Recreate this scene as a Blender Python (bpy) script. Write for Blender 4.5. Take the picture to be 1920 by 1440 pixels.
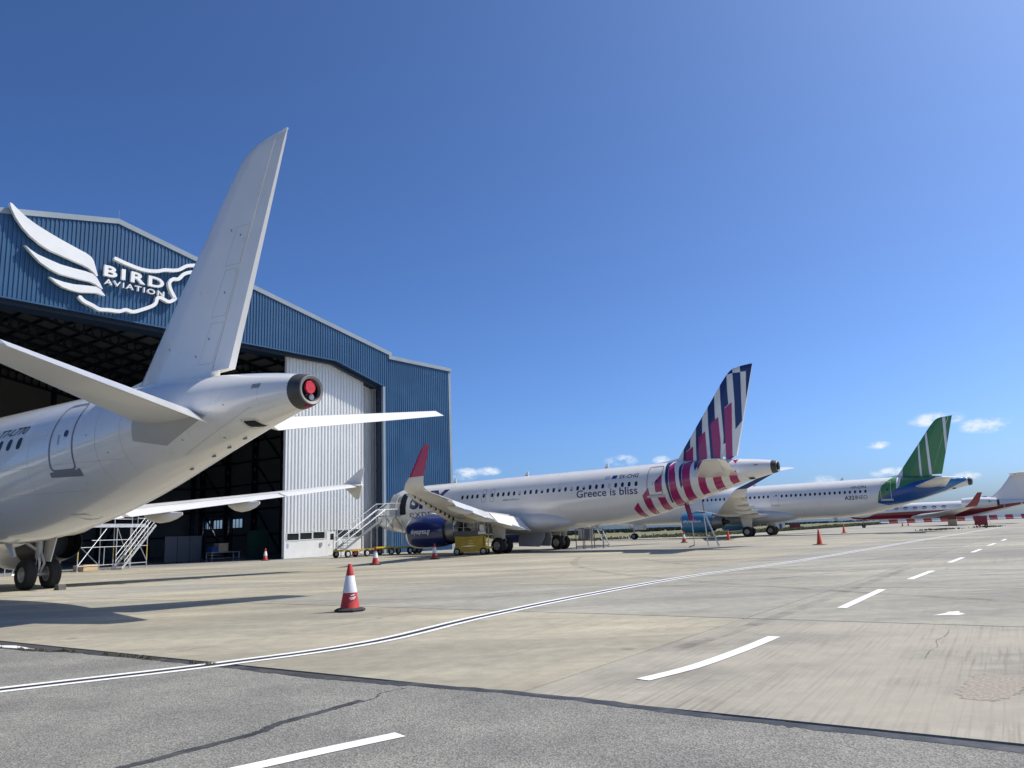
import bpy, bmesh, math, random
import numpy as np
from mathutils import Vector, Matrix
from mathutils.geometry import tessellate_polygon
random.seed(7)
for o in list(bpy.data.objects): bpy.data.objects.remove(o)
scene = bpy.context.scene
COL = scene.collection
R = math.radians

# ------------------------------------------------------------------ camera
CAM_H, PITCH, ROLL, FOC = 1.5355, 0.185443, -0.037204, 1478.06
cam_d = bpy.data.cameras.new('camera'); cam = bpy.data.objects.new('camera', cam_d); COL.objects.link(cam)
cam_d.sensor_width = 36.0; cam_d.lens = FOC/1920*36.0; cam_d.clip_start = 0.1; cam_d.clip_end = 20000
_F = Vector((0, math.cos(PITCH), math.sin(PITCH))); _U = Vector((0, -math.sin(PITCH), math.cos(PITCH))); _X = Vector((1, 0, 0))
_r = _X*math.cos(ROLL) + _U*math.sin(ROLL); _u = -_X*math.sin(ROLL) + _U*math.cos(ROLL)
M = Matrix.Identity(4)
for i in range(3): M[i][0] = _r[i]; M[i][1] = _u[i]; M[i][2] = -_F[i]
M[2][3] = CAM_H
cam.matrix_world = M
scene.camera = cam

# ------------------------------------------------------------------ sky, sun, exposure
SUN_AZ, SUN_EL = 17.0, 53.5
world = bpy.data.worlds.new('World'); scene.world = world; world.use_nodes = True
wn, wl = world.node_tree.nodes, world.node_tree.links
for n in list(wn): wn.remove(n)
w_out = wn.new('ShaderNodeOutputWorld'); w_bg = wn.new('ShaderNodeBackground'); w_bg.inputs['Strength'].default_value = 0.109
sky = wn.new('ShaderNodeTexSky'); sky.sky_type = 'NISHITA'; sky.sun_disc = False
sky.sun_elevation = R(SUN_EL); sky.sun_rotation = R(90 - SUN_AZ); sky.altitude = 0; sky.air_density = 0.6; sky.dust_density = 1.8; sky.ozone_density = 10.0
w_tc = wn.new('ShaderNodeTexCoord')
def wmath(op, a, b=None):
    n = wn.new('ShaderNodeMath'); n.operation = op
    for i, q in enumerate((a, b)):
        if q is None: continue
        if isinstance(q, (int, float)): n.inputs[i].default_value = q
        else: wl.new(q, n.inputs[i])
    return n.outputs[0]
def cloud_lobe(az, el, wa, we):
    """soft patch of cloud at a direction of the sky (degrees)"""
    d = Vector((math.cos(R(el))*math.cos(R(az)), math.cos(R(el))*math.sin(R(az)), math.sin(R(el))))
    m = wn.new('ShaderNodeMapping'); m.vector_type = 'POINT'
    side = Vector((-math.sin(R(az)), math.cos(R(az)), 0)); 
    s = wn.new('ShaderNodeVectorMath'); s.operation = 'SUBTRACT'; wl.new(w_tc.outputs['Generated'], s.inputs[0]); s.inputs[1].default_value = d
    a = wn.new('ShaderNodeVectorMath'); a.operation = 'DOT_PRODUCT'; wl.new(s.outputs[0], a.inputs[0]); a.inputs[1].default_value = side/R(wa)
    wn.remove(m)
    up = side.cross(-d) if d.cross(side).z < 0 else d.cross(side)
    b = wn.new('ShaderNodeVectorMath'); b.operation = 'DOT_PRODUCT'; wl.new(s.outputs[0], b.inputs[0]); b.inputs[1].default_value = up/R(we)
    c = wn.new('ShaderNodeVectorMath'); c.operation = 'DOT_PRODUCT'; wl.new(s.outputs[0], c.inputs[0]); c.inputs[1].default_value = d*0.7
    q = wmath('ADD', wmath('POWER', wmath('ABSOLUTE', a.outputs['Value']), 2.0), wmath('POWER', wmath('ABSOLUTE', b.outputs['Value']), 2.0))
    q = wmath('ADD', q, wmath('MULTIPLY', wmath('ABSOLUTE', c.outputs['Value']), 1.0))
    return wmath('MAXIMUM', wmath('SUBTRACT', 1.0, q), 0.0)
LOBES = [(93.63,4.22,1.7,.55),(91.97,4.36,1.3,.42),(82.33,4.73,1.5,.5),(79.5,4.66,.8,.36),(61.69,6.11,2.1,.6),(59.02,5.47,1.9,.62),(65.29,4.73,1.1,.33),(60.45,2.39,1.0,.42),(64.64,2.9,1.5,.42),(61.1,.3,1.6,.35),(68.97,2.6,1.2,.5)]
rnd = random.Random(3)
for k in range(9):                                   # the same low fair-weather clouds round the rest of the horizon
    LOBES.append((140 + k*28 + rnd.uniform(-8, 8), rnd.uniform(2.5, 7.5), rnd.uniform(1.2, 3.0), rnd.uniform(0.5, 1.0)))
acc = None
for L in LOBES:
    o_ = cloud_lobe(*L); acc = o_ if acc is None else wmath('MAXIMUM', acc, o_)
nz = wn.new('ShaderNodeTexNoise'); nz.inputs['Scale'].default_value = 42.0; nz.inputs['Detail'].default_value = 8.0; nz.inputs['Roughness'].default_value = 0.62
mp = wn.new('ShaderNodeMapping'); mp.inputs['Scale'].default_value = (1, 1, 1.8); wl.new(w_tc.outputs['Generated'], mp.inputs[0]); wl.new(mp.outputs[0], nz.inputs['Vector'])
msk = wmath('MULTIPLY', acc, wmath('ADD', wmath('MULTIPLY', nz.outputs['Fac'], 2.6), -0.75))
ramp = wn.new('ShaderNodeMapRange'); ramp.interpolation_type = 'SMOOTHSTEP'; ramp.inputs['From Min'].default_value = 0.08; ramp.inputs['From Max'].default_value = 0.75; ramp.inputs['To Max'].default_value = 0.85; wl.new(msk, ramp.inputs['Value'])
mixc = wn.new('ShaderNodeMix'); mixc.data_type = 'RGBA'; wl.new(ramp.outputs[0], mixc.inputs[0]); gam = wn.new('ShaderNodeGamma'); gam.inputs[1].default_value = 1.21; wl.new(sky.outputs[0], gam.inputs[0]); tint = wn.new('ShaderNodeMix'); tint.data_type = 'RGBA'; tint.blend_type = 'MULTIPLY'; tint.inputs[0].default_value = 1.0; tint.inputs[7].default_value = (0.98, 1.07, 1.06, 1); wl.new(gam.outputs[0], tint.inputs[6]); wl.new(tint.outputs[2], mixc.inputs[6]); mixc.inputs[7].default_value = (7.6, 8.0, 8.6, 1)
wl.new(mixc.outputs[2], w_bg.inputs['Color']); wl.new(w_bg.outputs[0], w_out.inputs[0])
SUN_DIR = Vector((math.cos(R(SUN_EL))*math.cos(R(SUN_AZ)), math.cos(R(SUN_EL))*math.sin(R(SUN_AZ)), math.sin(R(SUN_EL))))
sun_d = bpy.data.lights.new('sun', 'SUN'); sun_d.energy = 4.8; sun_d.angle = R(0.53); sun_d.color = (1.0, 0.93, 0.81)
sun = bpy.data.objects.new('sun', sun_d); COL.objects.link(sun); sun.rotation_euler = SUN_DIR.to_track_quat('Z', 'Y').to_euler()
scene.view_settings.view_transform = 'Standard'; scene.view_settings.look = 'None'; scene.view_settings.exposure = 0.15; scene.view_settings.gamma = 1.0
scene.view_settings.use_curve_mapping = False

# ------------------------------------------------------------------ materials
def lin(*c):
    return tuple((v/255/12.92 if v/255 <= 0.04045 else ((v/255+0.055)/1.055)**2.4) for v in c)
MATS = {}
def mat(name, col, rough=0.5, metal=0.0, coat=0.0, var=0.0, vscale=2.0, bump=0.0, bscale=40.0, spec=0.5, dirt=None, emis=None):
    if name in MATS: return MATS[name]
    m = bpy.data.materials.new(name); m.use_nodes = True; nt = m.node_tree; b = nt.nodes['Principled BSDF']
    b.inputs['Base Color'].default_value = (*col, 1); b.inputs['Roughness'].default_value = rough; b.inputs['Metallic'].default_value = metal
    b.inputs['Coat Weight'].default_value = coat; b.inputs['Coat Roughness'].default_value = 0.08; b.inputs['Specular IOR Level'].default_value = spec
    tc = nt.nodes.new('ShaderNodeTexCoord')
    if var > 0:
        n = nt.nodes.new('ShaderNodeTexNoise'); n.inputs['Scale'].default_value = vscale; n.inputs['Detail'].default_value = 6; n.inputs['Roughness'].default_value = 0.65
        nt.links.new(tc.outputs['Object'], n.inputs['Vector'])
        mr = nt.nodes.new('ShaderNodeMapRange'); mr.inputs['From Min'].default_value = 0.3; mr.inputs['From Max'].default_value = 0.7; mr.inputs['To Min'].default_value = 1-var; mr.inputs['To Max'].default_value = 1+var*0.5
        nt.links.new(n.outputs['Fac'], mr.inputs['Value'])
        mx = nt.nodes.new('ShaderNodeMix'); mx.data_type = 'RGBA'; mx.blend_type = 'MULTIPLY'; mx.inputs[0].default_value = 1.0
        mx.inputs[6].default_value = (*col, 1); nt.links.new(mr.outputs[0], mx.inputs[7]); nt.links.new(mx.outputs[2], b.inputs['Base Color'])
        rr = nt.nodes.new('ShaderNodeMapRange'); rr.inputs['To Min'].default_value = max(rough-0.12, 0.05); rr.inputs['To Max'].default_value = min(rough+0.15, 1)
        nt.links.new(n.outputs['Fac'], rr.inputs['Value']); nt.links.new(rr.outputs[0], b.inputs['Roughness'])
    if bump > 0:
        n2 = nt.nodes.new('ShaderNodeTexNoise'); n2.inputs['Scale'].default_value = bscale; n2.inputs['Detail'].default_value = 4; nt.links.new(tc.outputs['Object'], n2.inputs['Vector'])
        bp = nt.nodes.new('ShaderNodeBump'); bp.inputs['Strength'].default_value = bump; bp.inputs['Distance'].default_value = 0.02
        nt.links.new(n2.outputs['Fac'], bp.inputs['Height']); nt.links.new(bp.outputs[0], b.inputs['Normal'])
    if emis: b.inputs['Emission Color'].default_value = (*emis, 1); b.inputs['Emission Strength'].default_value = 1.0
    MATS[name] = m; return m

# ------------------------------------------------------------------ mesh helpers
def link(name, me, m, parent=None, smooth=False, sharp=35):
    if m is not None and not me.materials: me.materials.append(m)
    if smooth:
        me.shade_smooth()
        me.set_sharp_from_angle(angle=R(sharp))
    o = bpy.data.objects.new(name, me); COL.objects.link(o)
    if parent is not None: o.parent = parent
    return o
class MB:
    def __init__(s): s.v = []; s.f = []
    def add(s, vs, fs):
        n = len(s.v); s.v += [tuple(p) for p in vs]; s.f += [tuple(i+n for i in f) for f in fs]; return s
    def box(s, a, b):
        (x0, y0, z0), (x1, y1, z1) = a, b
        x0, x1 = min(x0, x1), max(x0, x1); y0, y1 = min(y0, y1), max(y0, y1); z0, z1 = min(z0, z1), max(z0, z1)
        return s.add([(x0,y0,z0),(x1,y0,z0),(x1,y1,z0),(x0,y1,z0),(x0,y0,z1),(x1,y0,z1),(x1,y1,z1),(x0,y1,z1)],
                     [(3,2,1,0),(4,5,6,7),(0,1,5,4),(1,2,6,5),(2,3,7,6),(3,0,4,7)])
    def bar(s, p, q, w, h=None, up=(0,0,1)):
        h = h or w; p = Vector(p); q = Vector(q); d = (q-p).normalized(); up = Vector(up)
        if abs(d.dot(up)) > 0.98: up = Vector((1,0,0))
        a = d.cross(up).normalized()*w/2; b = a.cross(d).normalized()*h/2
        vs = [p-a-b, p+a-b, p+a+b, p-a+b, q-a-b, q+a-b, q+a+b, q-a+b]
        return s.add(vs, [(3,2,1,0),(4,5,6,7),(0,1,5,4),(1,2,6,5),(2,3,7,6),(3,0,4,7)])
    def tube(s, pts, r, n=8, cap=True):
        pts = [Vector(p) for p in pts]; rs = r if isinstance(r, (list, tuple)) else [r]*len(pts)
        vs = []; fs = []; ref = None
        for i, p in enumerate(pts):
            d = (pts[min(i+1, len(pts)-1)] - pts[max(i-1, 0)]).normalized()
            if ref is None: ref = Vector((0,0,1)) if abs(d.z) < 0.9 else Vector((1,0,0))
            a = d.cross(ref).normalized(); b = a.cross(d).normalized(); ref = b
            vs += [p + (a*math.cos(2*math.pi*k/n) + b*math.sin(2*math.pi*k/n))*rs[i] for k in range(n)]
        for i in range(len(pts)-1):
            for k in range(n): fs.append((i*n+k, i*n+(k+1)%n, (i+1)*n+(k+1)%n, (i+1)*n+k))
        if cap: fs += [tuple(range(n-1,-1,-1)), tuple(range((len(pts)-1)*n, len(pts)*n))]
        return s.add(vs, fs)
    def lathe(s, prof, o=(0,0,0), axis='z', n=32, closed=False):
        vs = []; fs = []; N = len(prof)
        for (r, h) in prof:
            for k in range(n):
                a = 2*math.pi*k/n; c, t = r*math.cos(a), r*math.sin(a)
                vs.append({'z': (o[0]+c, o[1]+t, o[2]+h), 'x': (o[0]+h, o[1]+c, o[2]+t), 'y': (o[0]+t, o[1]+h, o[2]+c)}[axis])
        for i in range(N-1 + (1 if closed else 0)):
            j = (i+1) % N
            for k in range(n): fs.append((i*n+k, i*n+(k+1)%n, j*n+(k+1)%n, j*n+k))
        if not closed:
            if prof[0][0] > 1e-4: fs.append(tuple(range(n-1,-1,-1)))
            if prof[-1][0] > 1e-4: fs.append(tuple(range((N-1)*n, N*n)))
        return s.add(vs, fs)
    def loft(s, rings, cap0=True, cap1=True):
        n = len(rings[0]); vs = [p for r in rings for p in r]; fs = []
        for i in range(len(rings)-1):
            for k in range(n): fs.append((i*n+k, i*n+(k+1)%n, (i+1)*n+(k+1)%n, (i+1)*n+k))
        if cap0: fs.append(tuple(range(n-1,-1,-1)))
        if cap1: fs.append(tuple(range((len(rings)-1)*n, len(rings)*n)))
        return s.add(vs, fs)
    def prism(s, poly, fmap, d0, d1):
        """polygon (u,v) extruded from depth d0 to d1; fmap(u,v,d)->xyz"""
        n = len(poly); tri = tessellate_polygon([[Vector((u, w, 0)) for u, w in poly]])
        vs = [fmap(u, w, d0) for u, w in poly] + [fmap(u, w, d1) for u, w in poly]
        fs = [tuple(t) for t in tri] + [tuple(i+n for i in reversed(t)) for t in tri]
        fs += [(i, (i+1) % n, n+(i+1) % n, n+i) for i in range(n)]
        return s.add(vs, fs)
    def mesh(s, name):
        me = bpy.data.meshes.new(name); me.from_pydata(s.v, [], s.f); me.validate()
        bm = bmesh.new(); bm.from_mesh(me); bmesh.ops.recalc_face_normals(bm, faces=bm.faces); bm.to_mesh(me); bm.free(); return me
    def build(s, name, m, parent=None, smooth=False, sharp=35): return link(name, s.mesh(name), m, parent, smooth, sharp)
def tag(o, label=None, cat=None, group=None, kind=None):
    if label: o['label'] = label
    if cat: o['category'] = cat
    if group: o['group'] = group
    if kind: o['kind'] = kind
    return o
def empty(name, loc=(0,0,0), rz=0.0, label=None, cat=None, group=None):
    o = bpy.data.objects.new(name, None); COL.objects.link(o); o.location = loc; o.rotation_euler = (0, 0, rz); o.empty_display_size = 0.3
    return tag(o, label, cat, group)
def copy_tree(o, parent=None):
    c = o.copy(); COL.objects.link(c); c.parent = parent
    for ch in o.children: copy_tree(ch, c)
    return c
def text_mesh(body, size=1.0, bold=0.0, sx=1.0, shear=0.0, space=1.0):
    cu = bpy.data.curves.new('lettering', 'FONT'); cu.body = body; cu.size = size; cu.offset = bold; cu.shear = shear; cu.space_character = space; cu.resolution_u = 3
    o = bpy.data.objects.new('lettering', cu); COL.objects.link(o); bpy.context.view_layer.update()
    me = bpy.data.meshes.new_from_object(o.evaluated_get(bpy.context.evaluated_depsgraph_get()))
    vs = [(v.co.x*sx, v.co.y) for v in me.vertices]; fs = [tuple(p.vertices) for p in me.polygons]
    bpy.data.objects.remove(o); bpy.data.curves.remove(cu); bpy.data.meshes.remove(me)
    x0 = min(v[0] for v in vs); x1 = max(v[0] for v in vs)
    return vs, fs, x0, x1
# ------------------------------------------------------------------ the setting: ground, apron, road, sea
def nodes_of(name):
    m = bpy.data.materials.new(name); m.use_nodes = True; MATS[name] = m
    nt = m.node_tree; return m, nt, nt.nodes['Principled BSDF']
def nnoise(nt, vec, scale, detail=6, rough=0.6, sc=None):
    n = nt.nodes.new('ShaderNodeTexNoise'); n.inputs['Scale'].default_value = scale; n.inputs['Detail'].default_value = detail; n.inputs['Roughness'].default_value = rough
    if sc:
        mp = nt.nodes.new('ShaderNodeMapping'); mp.inputs['Rotation'].default_value = (0, 0, R(-sc[3])); nt.links.new(vec, mp.inputs[0])
        mp2 = nt.nodes.new('ShaderNodeMapping'); mp2.inputs['Scale'].default_value = sc[:3]; nt.links.new(mp.outputs[0], mp2.inputs[0]); vec = mp2.outputs[0]
    nt.links.new(vec, n.inputs['Vector']); return n.outputs['Fac']
def nmap(nt, v, a, b, c, d, smooth=True):
    n = nt.nodes.new('ShaderNodeMapRange'); n.inputs['From Min'].default_value = a; n.inputs['From Max'].default_value = b; n.inputs['To Min'].default_value = c; n.inputs['To Max'].default_value = d
    if smooth: n.interpolation_type = 'SMOOTHSTEP'
    nt.links.new(v, n.inputs['Value']); return n.outputs[0]
def nmul(nt, a, b):
    n = nt.nodes.new('ShaderNodeMath'); n.operation = 'MULTIPLY'
    for i, q in enumerate((a, b)):
        if isinstance(q, (int, float)): n.inputs[i].default_value = q
        else: nt.links.new(q, n.inputs[i])
    return n.outputs[0]
def nmix(nt, fac, a, b, blend='MIX'):
    n = nt.nodes.new('ShaderNodeMix'); n.data_type = 'RGBA'; n.blend_type = blend
    for i, q in ((0, fac), (6, a), (7, b)):
        if isinstance(q, (int, float)): n.inputs[i].default_value = q
        elif isinstance(q, tuple): n.inputs[i].default_value = (*q, 1)
        else: nt.links.new(q, n.inputs[i])
    return n.outputs[2]
GAZ = 55.5                                            # direction of the apron's slab grid
g1 = Vector((math.cos(R(GAZ)), math.sin(R(GAZ)), 0)); g2 = Vector((-math.sin(R(GAZ)), math.cos(R(GAZ)), 0)); GO = Vector((-0.05, 8.05, 0))
def G(a, b, z=0.0): p = GO + g1*a + g2*b; return (p.x, p.y, z)

def concrete(name, tone=1.0, slab=True, brushed=False, lo=(0.285, 0.268, 0.216), hi=(0.395, 0.364, 0.280)):
    m, nt, b = nodes_of(name)
    geo = nt.nodes.new('ShaderNodeNewGeometry').outputs['Position']
    c = nmix(nt, nmap(nt, nnoise(nt, geo, 0.11, 5), 0.32, 0.68, 0, 1), lo, hi)
    st = nnoise(nt, geo, 0.5, 8, 0.68, (0.16, 1.0, 1.0, GAZ-52))                      # long smears left by tyres and sweeping
    c = nmix(nt, 1.0, c, nmix(nt, nmap(nt, st, 0.34, 0.66, 0, 1), (0.78, 0.78, 0.79), (1.10, 1.095, 1.08)), 'MULTIPLY')
    mot = nnoise(nt, geo, 3.2, 7, 0.7)
    c = nmix(nt, 1.0, c, nmix(nt, nmap(nt, mot, 0.3, 0.7, 0, 1), (0.86, 0.86, 0.86), (1.08, 1.08, 1.07)), 'MULTIPLY')
    fine = nnoise(nt, geo, 95, 3, 0.7)
    c = nmix(nt, 1.0, c, nmix(nt, nmap(nt, fine, 0.3, 0.7, 0, 1), (0.86, 0.86, 0.86), (1.1, 1.1, 1.1)), 'MULTIPLY')
    dk = nnoise(nt, geo, 0.9, 6, 0.75)
    c = nmix(nt, nmap(nt, dk, 0.64, 0.80, 0, 0.5), c, (0.17, 0.165, 0.155))
    vo = nt.nodes.new('ShaderNodeTexVoronoi'); vo.inputs['Scale'].default_value = 0.55; vo.inputs['Randomness'].default_value = 1.0; nt.links.new(geo, vo.inputs['Vector'])
    sp = nt.nodes.new('ShaderNodeSeparateColor'); nt.links.new(vo.outputs['Color'], sp.inputs[0])
    c = nmix(nt, nmul(nt, nmap(nt, vo.outputs['Distance'], 0.02, 0.09, 0.65, 0), nmap(nt, sp.outputs[0], 0.6, 0.7, 0, 1)), c, (0.10, 0.095, 0.09))      # oil drips
    c = nmix(nt, nmap(nt, nnoise(nt, geo, 16, 5, 0.72, (0.45, 1, 1, GAZ-52)), 0.56, 0.74, 0, 0.42), c, (0.17, 0.16, 0.145))
    if slab:
        ri = nt.nodes.new('ShaderNodeObjectInfo').outputs['Random']
        c = nmix(nt, 1.0, c, nmix(nt, ri, (0.9, 0.905, 0.92), (1.07, 1.055, 1.02)), 'MULTIPLY')
        br = nnoise(nt, geo, 24.0 if brushed else 5.5, 5, 0.65, (0.022 if brushed else 0.05, 1.0, 1.0, GAZ+3))                     # broom finish, stronger on some slabs
        c = nmix(nt, nmul(nt, nmap(nt, br, 0.47 if brushed else 0.52, 0.66, 0, 1), 0.85 if brushed else nmap(nt, ri, 0.3, 0.9, 0.04, 0.30)), c, (0.205, 0.18, 0.155))
        if brushed: c = nmix(nt, nmap(nt, nnoise(nt, geo, 0.45, 3), 0.40, 0.6, 0, 0.5), c, (0.375, 0.342, 0.275))
    nt.links.new(c, b.inputs['Base Color']); b.inputs['Roughness'].default_value = 0.88; b.inputs['Specular IOR Level'].default_value = 0.3
    bp = nt.nodes.new('ShaderNodeBump'); bp.inputs['Strength'].default_value = 0.35; bp.inputs['Distance'].default_value = 0.006
    nt.links.new(fine, bp.inputs['Height']); nt.links.new(bp.outputs[0], b.inputs['Normal']); return m
M_CONC = concrete('concrete slab'); M_CONCG = concrete('greyer concrete slab', 1.0, True, False, (0.265, 0.256, 0.222), (0.362, 0.345, 0.290)); M_CONCB = concrete('brushed concrete slab', 1.0, True, True, (0.285, 0.272, 0.230), (0.392, 0.366, 0.298)); M_CONC2 = concrete('concrete far', 1.0, False, False, (0.275, 0.263, 0.225), (0.375, 0.354, 0.295))
def asphalt():
    m, nt, b = nodes_of('aged asphalt')
    geo = nt.nodes.new('ShaderNodeNewGeometry').outputs['Position']
    vo = nt.nodes.new('ShaderNodeTexVoronoi'); vo.inputs['Scale'].default_value = 68; nt.links.new(geo, vo.inputs['Vector'])
    sep = nt.nodes.new('ShaderNodeSeparateColor'); nt.links.new(vo.outputs['Color'], sep.inputs[0])
    c = nmix(nt, nmap(nt, sep.outputs[0], 0.0, 1.0, 0, 1), (0.148, 0.145, 0.131), (0.272, 0.266, 0.24))
    pit = nmap(nt, nnoise(nt, geo, 30, 5, 0.75), 0.58, 0.68, 0, 0.8)
    c = nmix(nt, pit, c, (0.05, 0.05, 0.05))
    c = nmix(nt, 1.0, c, nmix(nt, nmap(nt, nnoise(nt, geo, 0.7, 6, 0.65), 0.32, 0.68, 0, 1), (0.80, 0.80, 0.81), (1.14, 1.13, 1.11)), 'MULTIPLY')
    c = nmix(nt, nmap(nt, nnoise(nt, geo, 9, 3, 0.6), 0.70, 0.75, 0, 0.7), c, (0.04, 0.04, 0.04))
    nt.links.new(c, b.inputs['Base Color']); b.inputs['Roughness'].default_value = 0.85; b.inputs['Specular IOR Level'].default_value = 0.3
    bp = nt.nodes.new('ShaderNodeBump'); bp.inputs['Strength'].default_value = 0.8; bp.inputs['Distance'].default_value = 0.008
    nt.links.new(vo.outputs['Distance'], bp.inputs['Height']); nt.links.new(bp.outputs[0], b.inputs['Normal']); return m
M_ASPH = asphalt()
def paint(name, col, wear=0.25):
    m, nt, b = nodes_of(name); geo = nt.nodes.new('ShaderNodeNewGeometry').outputs['Position']
    c = nmix(nt, nmap(nt, nnoise(nt, geo, 55, 5, 0.7), 0.52, 0.75, 0, wear), col, (0.3, 0.29, 0.27))
    c = nmix(nt, nmap(nt, nnoise(nt, geo, 3, 5, 0.7), 0.4, 0.75, 0, wear), c, (0.45, 0.44, 0.41))
    nt.links.new(c, b.inputs['Base Color']); b.inputs['Roughness'].default_value = 0.6; return m
M_WHITE_LINE = paint('white road paint', (0.80, 0.80, 0.78), 0.4); M_BLACK_LINE = paint('black road paint', (0.016, 0.017, 0.02), 0.03)
M_RED_LINE = paint('red road paint', (0.42, 0.06, 0.06), 0.5); M_YEL_LINE = paint('yellow road paint', (0.55, 0.40, 0.14), 0.8); M_TAR = paint('tar seal', (0.024, 0.025, 0.027), 0.15)
def groundmat():
    m, nt, b = nodes_of('dry grass ground'); geo = nt.nodes.new('ShaderNodeNewGeometry').outputs['Position']
    c = nmix(nt, nmap(nt, nnoise(nt, geo, 0.035, 5), 0.35, 0.65, 0, 1), (0.125, 0.135, 0.055), (0.21, 0.165, 0.09))
    c = nmix(nt, nmap(nt, nnoise(nt, geo, 0.3, 6), 0.35, 0.7, 0, 0.7), c, (0.09, 0.115, 0.045))
    nt.links.new(c, b.inputs['Base Color']); b.inputs['Roughness'].default_value = 0.95; return m
M_GROUND = groundmat()
M_SEA = mat('sea water', (0.020, 0.045, 0.075), 0.35, bump=0.3, bscale=0.3)
M_JOINT = mat('joint sealant', (0.045, 0.043, 0.04), 0.9)

def sheet(name, pts, m, parent=None, kind=None):
    me = bpy.data.meshes.new(name); tri = tessellate_polygon([[Vector((p[0], p[1], 0)) for p in pts]])
    me.from_pydata(pts, [], [tuple(t) for t in tri]); me.validate()
    bm = bmesh.new(); bm.from_mesh(me)
    for f in bm.faces:
        if f.normal.z < 0: f.normal_flip()
    bm.to_mesh(me); bm.free()
    o = link(name, me, m, parent)
    if kind: o['kind'] = kind
    return o
sheet('ground', [(-6000,-3000,-.06),(6000,-3000,-.06),(6000,9000,-.06),(-6000,9000,-.06)], M_GROUND, kind='structure')
sheet('sea', [(-6000,430,-.03),(6000,520,-.03),(6000,9000,-.03),(-6000,9000,-.03)], M_SEA, kind='structure')

apron = empty('apron'); apron['kind'] = 'structure'
ROWS, C0, C1, SL = 14, -2, 8, 6.6
sheet('joint_sealant', [G(-.4,C0*SL,-.014),G(ROWS*SL,C0*SL,-.014),G(ROWS*SL,(C1)*SL,-.014),G(-.4,(C1)*SL,-.014)], M_JOINT, apron)
mbs = MB(); h_ = SL/2 - 0.016; e_ = 0.004                                       # a slab with a chamfered rim
mbs.add([(-h_,-h_,-.012),(h_,-h_,-.012),(h_,h_,-.012),(-h_,h_,-.012),(-h_+e_,-h_+e_,0),(h_-e_,-h_+e_,0),(h_-e_,h_-e_,0),(-h_+e_,h_-e_,0)],
        [(4,5,6,7),(0,1,5,4),(1,2,6,5),(2,3,7,6),(3,0,4,7)])
slab_me = mbs.mesh('slab'); slab_me.materials.append(M_CONC); slab_meb = slab_me.copy(); slab_meb.materials[0] = M_CONCB; slab_meg = slab_me.copy(); slab_meg.materials[0] = M_CONCG
for i in range(ROWS):
    for j in range(C0, C1):
        o = bpy.data.objects.new('slab', slab_meb if (i < 1 and j < 0) else slab_meg if (j < 0 or (j == 0 and i > 0) or random.random() < .25) else slab_me); COL.objects.link(o); o.parent = apron
        o.location = G((i+.5)*SL, (j+.5)*SL, random.uniform(-.0005, .0005)); o.rotation_euler = (0, 0, R(GAZ))
E1 = ROWS*SL
sheet('far_concrete', [G(-60,C1*SL,-.004),G(93,C1*SL,-.004),G(93,140,-.004),G(-60,140,-.004)], M_CONC2, apron)
sheet('far_concrete', [G(E1,-90,-.004),G(380,-90,-.004),G(380,33,-.004),G(125,35,-.004),G(E1+.7,46.5,-.004),G(E1,46.5,-.004)], M_CONC2, apron)
sheet('far_concrete', [G(-60,-90,-.004),G(E1,-90,-.004),G(E1,C0*SL,-.004),G(-60,C0*SL,-.004)], M_CONC2, apron)
# taxiway strip beyond the aeroplanes and a second strip of worn ground
sheet('service_road', [G(118,60,-.03),G(420,56,-.03),G(420,62,-.03),G(118,66,-.03)], M_ASPH, kind='structure')

EDGE = [(-34,29.4),(-20,20.3),(-8.41,13.22),(-6.85,12.43),(-3.91,10.52),(-2.29,9.36),(-0.06,8.05),(1.76,6.66),(3.27,5.56),(12,-0.6),(30,-13)]
road = sheet('asphalt_road', [(x, y, .002) for x, y in EDGE] + [(30,-40,.002),(-40,-40,.002)], M_ASPH, kind='structure')
def ribbon(name, path, w, z, m, parent, jag=0.0, off=0.0, closed_ends=None):
    """strip of paint along a path; off shifts it sideways (to the left)"""
    P = [Vector((p[0], p[1], 0)) for p in path]; vs = []
    for i, p in enumerate(P):
        d = (P[min(i+1, len(P)-1)] - P[max(i-1, 0)]).normalized(); nrm = Vector((-d.y, d.x, 0))
        a = p + nrm*(off + w/2 + random.uniform(-jag, jag)); b = p + nrm*(off - w/2 + random.uniform(-jag, jag))
        vs += [(a.x, a.y, z), (b.x, b.y, z)]
    me = bpy.data.meshes.new(name); me.from_pydata(vs, [], [(2*i, 2*i+1, 2*i+3, 2*i+2) for i in range(len(P)-1)])
    return link(name, me, m, parent)
def spline(pts, n=10):
    P = [Vector(p) for p in pts]; out = []
    for i in range(len(P)-1):
        p0 = P[max(i-1, 0)]; p1 = P[i]; p2 = P[i+1]; p3 = P[min(i+2, len(P)-1)]
        for k in range(n):
            t = k/n
            out.append(0.5*((2*p1) + (p2-p0)*t + (2*p0-5*p1+4*p2-p3)*t*t + (3*p1-p0-3*p2+p3)*t**3))
    return out + [P[-1]]
# tar seal where asphalt meets concrete
ribbon('tar_seal', [p for p in spline([(x, y, 0) for x, y in EDGE], 14)], 0.13, .004, M_TAR, road, 0.028)
ribbon('tar_seal', spline([(-3.6,10.36,0),(-3.0,9.86,0),(-2.2,9.27,0),(-1.2,8.66,0)], 12), 0.11, .0047, M_TAR, road, 0.03)
ribbon('tar_seal', spline([(-2.95,5.8,0),(-2.62,6.25,0),(-2.19,6.82,0),(-2.10,7.12,0),(-1.82,7.55,0),(-1.55,7.98,0)], 10), 0.10, .004, M_TAR, road, 0.012)
ribbon('crack', spline([(-1.72,7.62,0),(-1.45,8.05,0),(-1.42,8.3,0),(-1.2,8.52,0)], 10), 0.012, .0045, M_TAR, road, 0.012)
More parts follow.
